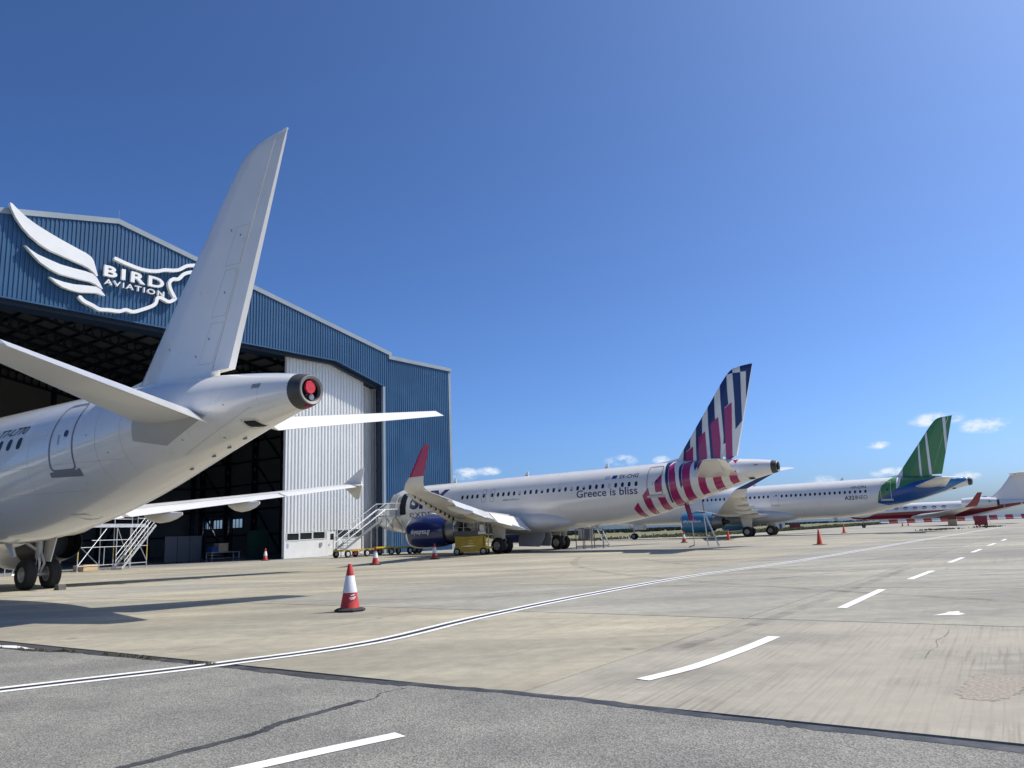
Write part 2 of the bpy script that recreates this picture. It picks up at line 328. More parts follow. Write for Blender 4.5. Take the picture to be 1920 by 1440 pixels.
# the double edge line: white, black, white
LINE = spline([(-14,4.2,0),(-9.5,6.75,0),(-5.87,9.29,0),(-3.93,10.59,0),(-2.21,12.24,0),(-0.74,15.25,0),(1.62,19.4,0),(5.4,25.1,0),(11.15,32.1,0),(23.7,49.4,0),(35.15,65.0,0),(60,98.5,0)], 14)
ribbon('painted_line', LINE, .12, .0065, M_WHITE_LINE, apron, 0.004, .14); ribbon('painted_line', LINE, .12, .0065, M_WHITE_LINE, apron, 0.004, -.14); ribbon('painted_line', LINE, .165, .0060, M_BLACK_LINE, apron, 0.006)
DASH = [[(-2.75,5.1),(-2.35,5.48),(-1.9,5.84),(-1.45,6.22),(-0.98,6.59)], [(1.22,8.48),(1.75,8.98),(2.1,9.38),(2.8,10.3),(3.45,11.23)], [(5.67,14.45),(6.8,16.15),(7.93,17.85)], [(9.8,20.42),(11.83,23.26)], [(14.33,26.98),(16.4,29.9)], [(18.82,33.57),(20.82,36.4)], [(23.3,40.1),(25.4,43.0)], [(28.0,46.7),(30.0,49.6)]]
for d in DASH: ribbon('painted_dash', spline([(*p, 0) for p in d], 8), .17, .0065, M_WHITE_LINE, apron)
sheet('painted_patch', [(6.5,12.95,.003),(6.75,12.93,.003),(6.85,12.86,.003),(7.02,12.95,.003),(7.05,13.2,.003),(7.15,13.35,.003),(6.95,13.32,.003),(6.82,13.16,.003)], M_WHITE_LINE, apron)
sheet('painted_patch', [(-9.6,13.9,.003),(-8.5,13.15,.003),(-7.3,12.6,.003),(-8.3,13.45,.003)], M_WHITE_LINE, apron)
ribbon('red_line', [(-45,23.5),(-27.7,49.1),(-19.3,65.6),(-15.3,71.9),(-8.0,81.7)], .16, .005, M_RED_LINE, apron, .01, .55)
ribbon('yellow_line', [(-8.6,39.3),(-2.6,38.3),(4.0,37.2)], .10, .005, M_YEL_LINE, apron)
# dark tyre smear and a crack wandering over the slabs
ribbon('crack', spline([(4.42,9.1,0),(4.75,9.62,0),(4.98,9.9,0),(5.2,10.35,0),(5.55,10.78,0),(5.88,11.3,0)], 12), 0.005, .002, M_TAR, apron, .006)
ribbon('crack', spline([(-5.1,11.9,0),(-4.2,13.3,0),(-2.9,15.3,0),(-1.9,17.6,0),(0.4,21.5,0)], 16), 0.008, .002, M_TAR, apron, .006)
def patchmat():
    m, nt, b = nodes_of('rough worn concrete'); geo = nt.nodes.new('ShaderNodeNewGeometry').outputs['Position']
    c = nmix(nt, nmap(nt, nnoise(nt, geo, 30, 5, 0.75), 0.4, 0.62, 0, 1), (0.22, 0.19, 0.155), (0.35, 0.315, 0.255)); nt.links.new(c, b.inputs['Base Color']); b.inputs['Roughness'].default_value = 0.95; return m
PW = [Vector((x, y, 0)) for x, y in ((3.72,7.13),(3.9,6.98),(4.15,7.1),(4.42,7.38),(4.62,7.6),(4.85,7.98),(4.55,8.12),(4.35,8.05),(4.12,7.75),(3.95,7.55),(3.72,7.13))]
PW = [a_ + (b_-a_)*(k/9) + Vector((random.gauss(0, .022), random.gauss(0, .022), 0)) for a_, b_ in zip(PW[:-1], PW[1:]) for k in range(9)]
sheet('worn_patch', [(q.x, q.y, .0018) for q in PW], patchmat(), apron)
def rubber():
    m, nt, b = nodes_of('rubber smear'); geo = nt.nodes.new('ShaderNodeNewGeometry').outputs['Position']
    b.inputs['Base Color'].default_value = (.06, .06, .06, 1); b.inputs['Roughness'].default_value = .9
    nt.links.new(nmap(nt, nnoise(nt, geo, 1.6, 7, .75), .40, .72, 0.0, .38), b.inputs['Alpha']); return m
M_RUBBER = rubber()
for pth, w in (([(9,14),(6,20),(3.5,27),(2.5,36),(3.5,46)], .32), ([(14,19),(10,24),(7,31),(6,40)], .3), ([(-9,26),(-3,24.5),(4,25.5),(11,29),(19,36)], .28), ([(-6.5,21),(-1,20),(5,21.5),(11,25)], .28), ([(2,10.5),(4.2,13.5),(7.4,18.2),(12,25)], .25)): ribbon('tyre_mark', spline([(*q, 0) for q in pth], 12), w, .0028, M_RUBBER, apron)
# tufts of grass on the field's edge, low scrub farther out: nobody could count them
M_TUFT = mat('grass blades', (0.19, 0.19, 0.075), 0.9, var=0.5, vscale=0.3); M_SCRUB = mat('scrub leaves', (0.075, 0.085, 0.045), 0.9, var=0.5, vscale=0.2); M_WEED = mat('dry weeds', (0.15, 0.13, 0.07), 0.9, var=0.4, vscale=6)
def tufts(name, n, place, hh, ww, m, label):
    mb = MB(); rr = random.Random(11)
    for _ in range(n):
        x, y = place(rr); h = hh*rr.uniform(.45, 1.2)
        for k in range(4):
            a = rr.uniform(0, 6.28); l = rr.uniform(.1, .6)*h; dx, dy = math.cos(a)*ww, math.sin(a)*ww; c, s = math.cos(a+1.2)*l, math.sin(a+1.2)*l
            mb.add([(x-dx, y-dy, -.05), (x+dx, y+dy, -.05), (x+c+dx*.15, y+s+dy*.15, h), (x+c-dx*.1, y+s-dy*.1, h*.95)], [(0,1,2,3)])
    me = bpy.data.meshes.new(name); me.from_pydata(mb.v, [], mb.f); return tag(link(name, me, m), label, 'grass', kind='stuff')
def on_field(rr):
    a = rr.uniform(88, 330); b = (46.5 if a < 96 else 35) + .4 + abs(rr.gauss(0, 9)); p = G(a, b); return p[0], p[1]
tufts('grass', 7000, on_field, .30, .12, M_TUFT, 'dry green grass along the far edge of the apron')
def far_scrub(rr): a = rr.uniform(60, 620); b = rr.uniform(110, 330); p = G(a, b); return p[0], p[1]
tufts('scrub', 5000, far_scrub, .9, .9, M_SCRUB, 'low dark scrub in front of the sea on the horizon')
EP = spline([(x, y, 0) for x, y in EDGE[1:5]], 30)
def on_edge(rr): p = EP[int(len(EP)*(1-(1-rr.random())**1.0)*.999)]; return p.x + rr.gauss(0, .025), p.y + rr.gauss(0, .025)
def edge_sel(rr):
    while True:
        p = on_edge(rr)
        if math.sin(p[0]*3.1)+math.sin(p[0]*7.3+1) > -.3: return p
tufts('weeds', 620, edge_sel, .04, .007, M_WEED, 'dry weeds growing in the joint between asphalt and concrete')
def far_weed(rr):
    t = rr.choice([(48.3,92.0),(46.5,90.5),(50.2,94.0),(57.5,98.5),(58.6,99.6)]); return t[0]+rr.gauss(0,.9), t[1]+rr.gauss(0,.5)
tufts('weeds', 300, far_weed, .16, .07, M_WEED, 'clumps of weeds by the dark red equipment cart')
# ------------------------------------------------------------------ hangar
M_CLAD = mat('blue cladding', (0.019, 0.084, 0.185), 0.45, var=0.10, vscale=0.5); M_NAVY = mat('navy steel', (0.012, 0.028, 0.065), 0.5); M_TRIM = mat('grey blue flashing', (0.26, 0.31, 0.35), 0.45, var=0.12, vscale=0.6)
M_DOORW = mat('white door sheet', (0.78, 0.785, 0.755), 0.5, var=0.06, vscale=0.7); M_DOORLOW = mat('white painted panel', (0.78, 0.785, 0.765), 0.5, var=0.08, vscale=1.2); M_PANE = mat('window glass', (0.02, 0.024, 0.028), 0.08, spec=0.6)
M_INWALL = mat('grey lining sheet', (0.19, 0.195, 0.195), 0.7, var=0.15, vscale=0.4); M_STEEL = mat('dark blue steel frame', (0.012, 0.019, 0.038), 0.55, var=0.2, vscale=1.0); M_FLOOR = mat('hangar floor paint', (0.25, 0.25, 0.24), 0.5, var=0.2, vscale=0.3)
M_SIGN = mat('white sign panel', (0.82, 0.82, 0.80), 0.4, var=0.05, vscale=1.0); M_GALV = mat('galvanised steel', (0.52, 0.54, 0.55), 0.38, 0.75, var=0.15, vscale=5)
def weathered(name, col, amt):
    m, nt, b = nodes_of(name); tc = nt.nodes.new('ShaderNodeTexCoord').outputs['Object']
    n1 = nnoise(nt, tc, 1.0, 6, 0.65, (2.2, 1.0, 0.07, 0)); n2 = nnoise(nt, tc, 0.25, 4, 0.6)                   # rain streaks and faded areas
    c = nmix(nt, nmap(nt, n1, 0.35, 0.7, 0, amt), col, tuple(v*.55 for v in col)); c = nmix(nt, nmap(nt, n2, 0.4, 0.7, 0, amt), c, tuple(min(1, v*1.25+.02) for v in col))
    nt.links.new(c, b.inputs['Base Color']); b.inputs['Roughness'].default_value = 0.45; return m
M_CLAD = weathered('weathered blue cladding', (0.019, 0.084, 0.185), 0.45); M_DOORW = weathered('weathered white door sheet', (0.78, 0.785, 0.755), 0.22)
HAZ = R(53.2); hangar = empty('hangar', (-19.55, 66.97, 0), HAZ, 'large blue corrugated hangar with open front and white sliding door', 'hangar')
AP, SLP, YF = -15.69, 0.206, -1.1
def h_top(s):
    d = abs(s-AP); return 24.78 - SLP*d if d <= 27.06 else 18.87
def h_bot(s):
    d = abs(s-AP)
    return 17.43 if d <= 20.31 else (17.43 - (d-20.31)*0.28 if d < 26.17 else 0.0)
def corrug(name, s0, s1, fb, ft, y, m, parent, per=0.28, dep=0.05, dy=-1, extra=()):
    xs = []; s = s0
    while s < s1:
        for f_, y_ in ((0, 0), (.38, 0), (.5, 1), (.88, 1)):
            if s + f_*per < s1: xs.append((s + f_*per, y_))
        s += per
    xs.append((s1, 0)); xs += [(q, 0) for q in extra if s0 < q < s1]; xs.sort()
    vs = []
    for q, k in xs: vs += [(q, y + dy*dep*k, fb(q)), (q, y + dy*dep*k, ft(q))]
    me = bpy.data.meshes.new(name); me.from_pydata(vs, [], [(2*i, 2*i+2, 2*i+3, 2*i+1) for i in range(len(xs)-1)])
    return link(name, me, m, parent)
corrug('cladding', -41.86, 10.48, h_bot, lambda s: h_top(s)-.3, YF, M_CLAD, hangar, extra=(AP, 4.62, -36.0))
corrug('cladding', 10.485, 20.13, lambda s: 0.0, lambda s: h_top(s)-.3, YF, M_CLAD, hangar)
corrug('cladding', -51.5, -41.865, lambda s: 0.0, lambda s: h_top(s)-.3, YF, M_CLAD, hangar)
def strip(name, pts, hgt, y0, y1, m, parent):                                  # a band that follows a line on the facade
    mb = MB()
    for (s0, z0), (s1, z1) in zip(pts[:-1], pts[1:]):
        mb.add([(s0,y0,z0-hgt),(s1,y0,z1-hgt),(s1,y1,z1-hgt),(s0,y1,z0-hgt),(s0,y0,z0),(s1,y0,z1),(s1,y1,z1),(s0,y1,z0)], [(3,2,1,0),(4,5,6,7),(0,1,5,4),(1,2,6,5),(2,3,7,6),(3,0,4,7)])
    return mb.build(name, m, parent)
strip('roof_flashing', [(AP, 24.85), (11.5, 19.28)], .38, YF-.12, YF+.35, M_TRIM, hangar); strip('roof_flashing', [(-42.9, 19.28), (AP-.002, 24.85)], .38, YF-.12, YF+.35, M_TRIM, hangar)
strip('roof_flashing', [(11.1, 18.93), (20.25, 18.93)], .36, YF-.16, YF+.35, M_TRIM, hangar); strip('roof_flashing', [(-51.6, 18.93), (-42.5, 18.93)], .36, YF-.16, YF+.35, M_TRIM, hangar)
MB().box((19.85, YF-.06, 0), (20.2, YF+.3, 18.48)).build('corner_trim', M_TRIM, hangar); MB().box((10.36, YF-.07, 0), (10.62, YF+.2, 15.76)).build('jamb_trim', M_TRIM, hangar)
MB().box((-41.98, YF-.07, 0), (-41.74, YF+.2, 15.76)).build('jamb_trim', M_TRIM, hangar)
LN = [(-41.85, 15.8), (-36.0, 17.43), (4.62, 17.43), (10.47, 15.8)]
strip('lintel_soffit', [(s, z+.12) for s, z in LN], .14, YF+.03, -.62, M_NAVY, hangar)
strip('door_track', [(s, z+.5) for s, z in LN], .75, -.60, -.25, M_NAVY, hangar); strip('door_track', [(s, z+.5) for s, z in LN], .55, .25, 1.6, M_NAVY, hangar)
strip('lintel_drip', [(s, z+.06) for s, z in LN], .10, YF-.07, YF-.03, M_CLAD, hangar)
MB().box((10.2, YF+.22, 0), (10.47, -.45, 17)).build('jamb_column', M_NAVY, hangar); MB().box((-41.85, YF+.22, 0), (-41.4, 1.9, 17)).build('jamb_column', M_NAVY, hangar)
DEP = 44.5
def roofside(s0, z0, s1, z1, name):
    mb = MB(); t = .12
    mb.add([(s0,YF,z0),(s1,YF,z1),(s1,DEP,z1),(s0,DEP,z0),(s0,YF,z0+t),(s1,YF,z1+t),(s1,DEP,z1+t),(s0,DEP,z0+t)], [(3,2,1,0),(4,5,6,7),(0,1,5,4),(1,2,6,5),(2,3,7,6),(3,0,4,7)])
    return mb.build(name, mat('roof sheet', (0.20, 0.215, 0.235), 0.6, var=0.12, vscale=0.3), hangar)
roofside(AP, 24.5, 19.9, 24.5-SLP*35.59, 'roof_slope'); roofside(AP-.002, 24.5, -51.3, 24.5-SLP*35.61, 'roof_slope')
# side and back walls with real window openings
def wallrow(x, y0, y1, z0, z1): return MB().box((x, y0, z0), (x+.15, y1, z1))
HOLES = [(34.9, 37.2), (39.4, 41.5), (42.2, 43.6)]
wm = MB(); wm.box((19.75,-1,0),(19.9,DEP,3.35)); wm.box((19.75,-1,4.5),(19.9,DEP,17.4)); yy = -1.0
for a, b in HOLES + [(DEP, DEP)]: wm.box((19.75, yy, 3.35), (19.9, a, 4.5)); yy = b
wm.build('side_wall', M_INWALL, hangar)
for a, b in HOLES:
    fr = MB()
    for k in range(4): q = a + (b-a)*k/3; fr.box((19.76, q-.05, 3.35), (19.84, q+.05, 4.5))
    fr.box((19.76, a, 3.3), (19.84, b, 3.4)).build('window_frame', M_STEEL, hangar)
MB().box((-51.2,-1,0),(-51.05,DEP,17.4)).build('side_wall', M_INWALL, hangar)
bw = MB(); bw.prism([(-51.2,0),(19.9,0),(19.9,17.2),(AP,24.4),(-51.2,17.2)], lambda u, w, d: (u, d, w), DEP, DEP+.15); bw.build('back_wall', M_INWALL, hangar)
MB().box((-51.2,-.6,-.1),(19.9,DEP,.006)).build('hangar_floor', M_FLOOR, hangar)
def hexbeam(name, p, q, depth, cell, w=.24):
    """castellated beam from p to q in the plane spanned by its run and the z axis"""
    p = Vector(p); q = Vector(q); L = (q-p).length; d = (q-p)/L; n = max(2, int(L/cell)); c = L/n; mb = MB()
    up = Vector((0, 0, -1)) if abs(d.z) < .9 else Vector((0, 1, 0)); hh = depth
    if abs(d.z) >= .9: up = (Vector((0, 1, 0)))
    P = lambda a, b: p + d*a + up*b
    for i in range(n):
        a0, a1 = i*c, (i+1)*c; m_ = (a0+a1)/2; r = hh*.30; k = r*.58
        H = [P(m_-r, hh/2), P(m_-k, hh/2-r), P(m_+k, hh/2-r), P(m_+r, hh/2), P(m_+k, hh/2+r), P(m_-k, hh/2+r)]
        O = [P(a0, hh/2), P(a0, 0), P(a1, 0), P(a1, hh/2), P(a1, hh), P(a0, hh)]
        mb.add(O + H, [(j, (j+1) % 6, 6+(j+1) % 6, 6+j) for j in range(6)])
    side = d.cross(up).normalized()
    for b in (0, hh): mb.bar(P(0, b), P(L, b), w, .05, up=up)
    return mb.build(name, M_STEEL, hangar)
for k in range(8):
    y = 2.4 + k*5.9
    hexbeam('rafter', (AP, y, 24.3), (19.5, y, 24.3-SLP*35.2), 1.25, .85); hexbeam('rafter', (-50.9, y, 24.3-SLP*35.2), (AP, y, 24.3), 1.25, .85)
    hexbeam('column', (19.35, y-.45, 0.02), (19.35, y-.45, 16.4), .9, 1.5)
    if k < 7:
        for z0, z1 in ((.1, 5.6), (6.2, 11.2), (11.4, 16.2)): 
            if k % 2 == 0: MB().bar((19.3, y+.3, z0), (19.3, y+5.4, z1), .16).build('brace', M_STEEL, hangar)
for i in range(1, 20):
    for sg in (-1, 1):
        s = AP + sg*i*1.78; MB().box((s-.09, .2, h_top(s)-.58), (s+.09, DEP-.05, h_top(s)-.36)).build('purlin', M_STEEL, hangar)
for z in (2.4, 5.6, 8.8, 11.8, 14.4):
    MB().box((19.45, 0, z-.1), (19.7, DEP-.3, z+.1)).build('wall_rail', M_STEEL, hangar); MB().box((-50.9, DEP-.25, z-.1), (19.3, DEP-.06, z+.1)).build('wall_rail', M_STEEL, hangar)
for i in range(12):
    s = -50 + i*6.2; MB().box((s-.25, DEP-.6, .02), (s+.25, DEP-.26, h_top(s)-1)).build('wind_post', M_STEEL, hangar)
    if i % 2: MB().bar((s+.4, DEP-.4, 1), (s+5.8, DEP-.4, 12), .2).build('brace', M_STEEL, hangar)
# sliding door leaf: corrugated sheet above, windows and a wicket door below
leaf = MB().box((0, .012, .02), (8.82, .22, 17.9)).build('sliding_door', M_DOORW, hangar)
corrug('door_cladding', .16, 8.70, lambda s: 2.14+s*.026, lambda s: 17.9, .004, M_DOORW, leaf, .36, .085)
for s in (.02, 8.70): MB().box((s, -.06, .02), (s+.12, .008, 17.9)).build('door_edge', M_DOORLOW, leaf)
MB().box((.145, -.045, .03), (4.52, .008, 1.50)).build('lower_panel', M_DOORLOW, leaf); MB().box((5.72, -.045, .03), (8.695, .008, 1.58)).build('lower_panel', M_DOORLOW, leaf)
for a, b, z0, z1 in ((.3,1.52,1.53,2.08),(1.64,2.9,1.57,2.11),(3.03,4.3,1.60,2.15),(5.76,6.98,1.60,2.26),(7.1,8.55,1.62,2.32)):
    MB().box((a, -.012, z0), (b, .006, z1)).build('window_pane', M_PANE, leaf)
    fr = MB()
    for (u0, v0, u1, v1) in ((a-.05,z0-.06,a,z1+.05),(b,z0-.06,b+.05,z1+.05),(a,z0-.06,b,z0),(a,z1,b,z1+.05)): fr.box((u0, -.07, v0), (u1, .007, v1))
    fr.build('window_frame', M_DOORLOW, leaf)
MB().box((4.52, -.05, .03), (4.70, .007, 2.26)).build('door_post', M_DOORLOW, leaf); MB().box((5.60, -.05, .03), (5.71, .007, 2.26)).build('door_post', M_TRIM, leaf)
MB().box((4.73, -.02, .12), (5.57, .006, 2.2)).build('wicket_door', M_DOORLOW, leaf); MB().box((4.95, -.03, 1.45), (5.35, -.021, 1.98)).build('wicket_pane', M_PANE, leaf); MB().box((4.80, -.06, .95), (4.84, -.021, 1.12)).build('handle', M_GALV, leaf)
MB().box((3.75, -.12, .95), (4.0, -.046, 1.25)).build('switch_box', M_TRIM, leaf); MB().box((.32, -.08, .95), (.5, -.046, 1.3)).build('notice', mat('pale blue notice', (.45,.52,.65), .6), leaf)
leaf2 = MB().box((7.6, .75, .02), (11.15, .95, 17.4)).build('sliding_door', M_DOORW, hangar); corrug('door_cladding', 7.7, 11.15, lambda s: 2.3, lambda s: 17.4, .745, M_DOORW, leaf2, .36, .085)
leaf3 = MB().box((-45.5, .012, .02), (-33.5, .22, 17.4)).build('sliding_door', M_DOORW, hangar); corrug('door_cladding', -45.4, -33.6, lambda s: 2.3, lambda s: 17.4, .004, M_DOORW, leaf3, .245, .045)
# ------------------------------------------------------------------ sign on the gable
sign = empty('company_sign', (-19.55, 66.97, 0), HAZ, 'white raised wing emblem with BIRD AVIATION lettering on the hangar gable', 'sign')
FEATHER = [[(-22.87,23.66),(-22.75,23.65),(-22.4,23.37),(-21.81,22.95),(-21.14,22.62),(-20.29,22.29),(-19.42,21.99),(-18.62,21.74),(-17.94,21.54),(-17.57,21.34),(-17.4,21.1),(-17.26,20.69),(-17.07,20.11),(-17.18,20.08),(-17.37,20.3),(-17.7,20.51),(-18.07,20.63),(-18.73,20.77),(-19.61,20.97),(-20.25,21.1),(-20.89,21.37),(-21.53,21.77),(-22.04,22.22),(-22.47,22.77),(-22.75,23.28)],
 [(-21.8,21.07),(-21.46,20.86),(-21.0,20.64),(-20.42,20.5),(-19.57,20.32),(-18.7,20.26),(-17.91,20.24),(-17.41,20.17),(-17.12,19.95),(-16.88,19.6),(-16.69,19.25),(-16.86,19.29),(-17.23,19.49),(-17.6,19.57),(-18.22,19.57),(-18.88,19.6),(-19.52,19.63),(-20.16,19.82),(-20.8,20.14),(-21.32,20.58)],
 [(-20.19,19.3),(-19.79,19.22),(-19.28,19.15),(-18.63,19.14),(-17.76,19.25),(-17.13,19.31),(-16.85,19.19),(-16.48,18.81),(-16.65,18.8),(-17.06,18.87),(-17.73,18.75),(-18.25,18.66),(-18.82,18.69),(-19.34,18.79),(-19.77,18.99)]]
fm = lambda u, w, d: (u, d, w)
for F in FEATHER: MB().prism(F, fm, -1.55, -1.27).build('feather', M_SIGN, sign)
for P in ([(-15.91,21.69),(-15.1,21.51),(-13.92,21.36),(-12.88,21.5),(-12.23,21.76),(-11.57,21.89),(-11.06,22.08),(-10.48,22.52),(-9.87,22.72),(-8.91,23.0),(-8.3,23.1)],
          [(-8.3,23.1),(-9.33,22.36),(-10.2,22.08),(-10.71,21.79),(-11.12,21.31),(-11.54,21.21),(-11.82,20.85),(-11.71,20.38),(-11.3,19.73)],
          [(-18.15,18.34),(-17.84,18.11),(-17.26,17.93),(-16.82,17.76),(-16.17,17.84),(-15.43,17.9),(-14.99,18.1),(-14.45,18.06),(-13.84,18.34),(-13.07,18.78),(-12.8,19.08),(-12.7,19.46),(-12.38,19.54),(-11.79,19.38),(-11.3,19.73)]):
    Q = spline([(s, z, 0) for s, z in P], 4); mb = MB(); w = .125; L_ = []; R_ = []
    for i, p in enumerate(Q):
        d = (Q[min(i+1, len(Q)-1)] - Q[max(i-1, 0)]).normalized(); n = Vector((-d.y, d.x, 0)); L_.append((p + n*w)[:2]); R_.append((p - n*w)[:2])
    p, d = Q[-1], (Q[-1]-Q[-2]).normalized(); cap1 = [(p.x + w*(math.cos(a)*d.x*1 - math.sin(a)*d.y), p.y + w*(math.cos(a)*d.y + math.sin(a)*d.x)) for a in (1.57, 1.05, .5, 0, -.5, -1.05, -1.57)]
    p, d = Q[0], (Q[0]-Q[1]).normalized(); cap0 = [(p.x + w*(math.cos(a)*d.x - math.sin(a)*d.y), p.y + w*(math.cos(a)*d.y + math.sin(a)*d.x)) for a in (1.57, 1.05, .5, 0, -.5, -1.05, -1.57)]
    rings = [[(l[0], -1.55, l[1]), (r_[0], -1.55, r_[1]), (r_[0], -1.27, r_[1]), (l[0], -1.27, l[1])] for l, r_ in zip(L_, R_)]
    mb.loft(rings); mb.prism(cap1 , fm, -1.548, -1.27); mb.prism(cap0, fm, -1.548, -1.27)
    mb.build('outline', M_SIGN, sign)
def sign_letters(word, s0, s1, z0, hgt, bold, SPC):
    total = text_mesh(word, 1.0, bold, 1.0, 0, SPC); k = (s1-s0)/(total[3]-total[2])
    capz = max(v[1] for v in total[0]); x = 0
    for i, ch in enumerate(word):
        pre = text_mesh(word[:i+1], 1.0, bold, 1.0, 0, SPC); one = text_mesh(ch, 1.0, bold)
        off = pre[3] - one[3]
        vs, fs = one[0], one[1]; n = len(vs); mb = MB(); F = lambda v, d: (s0 + (v[0]+off-total[2])*k, d, z0 + v[1]/capz*hgt)
        edges = {}
        for f in fs:
            for a, b in zip(f, f[1:]+f[:1]): edges[(a, b)] = 1
        side = [(a, b, b+n, a+n) for (a, b) in edges if (b, a) not in edges]
        mb.add([F(v, -1.47) for v in vs] + [F(v, -1.28) for v in vs], fs + [tuple(j+n for j in reversed(f)) for f in fs] + side)
        mb.build('letter', M_SIGN, sign)
sign_letters('BIRD', -16.62, -12.2, 20.31, .76, .03, 1.28); sign_letters('AVIATION', -16.55, -12.15, 19.70, .38, .006, 1.25)
MB().tube([(AP, YF-.05, 24.8), (AP, YF-.05, 25.5)], .02, 6).build('lightning_rod', M_GALV, hangar)
# ------------------------------------------------------------------ aeroplanes: shared shapes (local x runs aft from the nose, y to starboard, z up)
def pchip(x, y):
    x = np.array(x, float); y = np.array(y, float); h = np.diff(x); d = np.diff(y)/h; m = np.zeros(len(x))
    for i in range(1, len(x)-1):
        if d[i-1]*d[i] > 0: w1 = 2*h[i]+h[i-1]; w2 = h[i]+2*h[i-1]; m[i] = (w1+w2)/(w1/d[i-1]+w2/d[i])
    m[0] = d[0]; m[-1] = d[-1]
    def f(q):
        q = min(max(q, x[0]), x[-1]); i = min(max(int(np.searchsorted(x, q))-1, 0), len(x)-2); t = (q-x[i])/h[i]
        return float((2*t**3-3*t**2+1)*y[i]+(t**3-2*t**2+t)*h[i]*m[i]+(-2*t**3+3*t**2)*y[i+1]+(t**3-t**2)*h[i]*m[i+1])
    return f
class Body:
    """fuselage of revolution-like sections: table of x, top z, bottom z, half width"""
    def __init__(s, tab):
        a = list(zip(*tab)); s.T, s.B, s.W = pchip(a[0], a[1]), pchip(a[0], a[2]), pchip(a[0], a[3]); s.x0, s.x1 = a[0][0], a[0][-1]
    def at(s, x): t, b, w = s.T(x), s.B(x), s.W(x); return (t+b)/2, (t-b)/2, w
    def y(s, x, z): zm, h, w = s.at(x); q = (z-zm)/max(h, 1e-4); return w*math.sqrt(max(0.0, 1-q*q))
    def on(s, x, z, side, off):
        zm, h, w = s.at(x); z = min(max(z, zm-h*.9995), zm+h*.9995); q = (z-zm)/max(h, 1e-4); c = math.sqrt(max(0, 1-q*q)); n = Vector((0, c/max(w, 1e-3), q/max(h, 1e-3))).normalized()
        return (x, side*(w*c + n.y*off), z + n.z*off)
    def mesh(s, xs, n=64):
        mb = MB(); rings = []
        for x in xs:
            zm, h, w = s.at(x); h = max(h, .004); w = max(w, .004)
            rings.append([(x, w*math.cos(2*math.pi*k/n), zm + h*math.sin(2*math.pi*k/n)) for k in range(n)])
        return mb.loft(rings)
def refine(vs, fs, maxlen):
    bm = bmesh.new(); V = [bm.verts.new((p[0], p[1], 0)) for p in vs]
    for f in fs:
        try: bm.faces.new([V[i] for i in f])
        except ValueError: pass
    bmesh.ops.remove_doubles(bm, verts=bm.verts, dist=1e-5); bmesh.ops.triangulate(bm, faces=bm.faces)
    for _ in range(7):
        es = [e for e in bm.edges if e.calc_length() > maxlen]
        if not es: break
        bmesh.ops.subdivide_edges(bm, edges=es, cuts=1); bmesh.ops.triangulate(bm, faces=bm.faces)
    bm.verts.index_update(); out = ([(v.co.x, v.co.y) for v in bm.verts], [tuple(v.index for v in f.verts) for f in bm.faces]); bm.free(); return out
def decal(name, poly, on, side, off, m, parent, maxlen=.16, fs=None):
    """flat outline (x,z) wrapped on a surface a few millimetres proud of it"""
    if fs is None: fs = [tuple(t) for t in tessellate_polygon([[Vector((u, w, 0)) for u, w in poly]])]
    vs, fs = refine(poly, fs, maxlen)
    me = bpy.data.meshes.new(name); me.from_pydata([on(u, w, side, off) for u, w in vs], [], fs)
    me.validate(); bm = bmesh.new(); bm.from_mesh(me)
    for f in bm.faces:
        if f.normal.y*side < 0 and abs(f.normal.y) > .05: f.normal_flip()
    bm.to_mesh(me); bm.free(); return link(name, me, m, parent, True)
def rrect(x0, z0, x1, z1, r, n=5):
    out = []
    for cx, cz, a0 in ((x1-r, z1-r, 0), (x0+r, z1-r, 90), (x0+r, z0+r, 180), (x1-r, z0+r, 270)):
        out += [(cx + r*math.cos(R(a0+90*k/n)), cz + r*math.sin(R(a0+90*k/n))) for k in range(n+1)]
    return out
def ring_faces(n): return [(i, (i+1) % n, n+(i+1) % n, n+i) for i in range(n)]
def frame_decal(name, x0, z0, x1, z1, r, w, on, side, off, m, parent):
    a = rrect(x0, z0, x1, z1, r); b = rrect(x0+w, z0+w, x1-w, z1-w, max(r-w, .01)); return decal(name, a+b, on, side, off, m, parent, .2, ring_faces(len(a)))
def lettering(name, body, x0, x1, z0, hgt, on, side, off, m, parent, bold=0.0, shear=0.0, zref='H', flip=False):
    vs, fs, a, b = text_mesh(body, 1.0, bold, 1.0, shear); cap = max(v[1] for v in text_mesh(zref, 1.0, bold)[0])
    return decal(name, [(x0 + (v[0]-a)/(b-a)*(x1-x0), z0 + v[1]/cap*hgt) for v in vs], on, side, off, m, parent, .14, fs)
def airfoil(t, n=12, cut0=0.0, cut1=1.0, camber=.015):
    """closed loop of (x,z)/chord: upper side from aft to fore, lower side from fore to aft"""
    def th(x): return 5*t*(.2969*math.sqrt(x)-.126*x-.3516*x*x+.2843*x**3-.1015*x**4) + .0012*x
    cam = lambda x: camber*4*x*(1-x)*(.6+.8*x)
    xs = [cut0 + (cut1-cut0)*.5*(1-math.cos(math.pi*k/n)) for k in range(n+1)]
    return [(x, cam(x)+th(x)) for x in reversed(xs)] + [(x, cam(x)-th(x)) for x in (xs[1:] if cut0 == 0 else xs)]
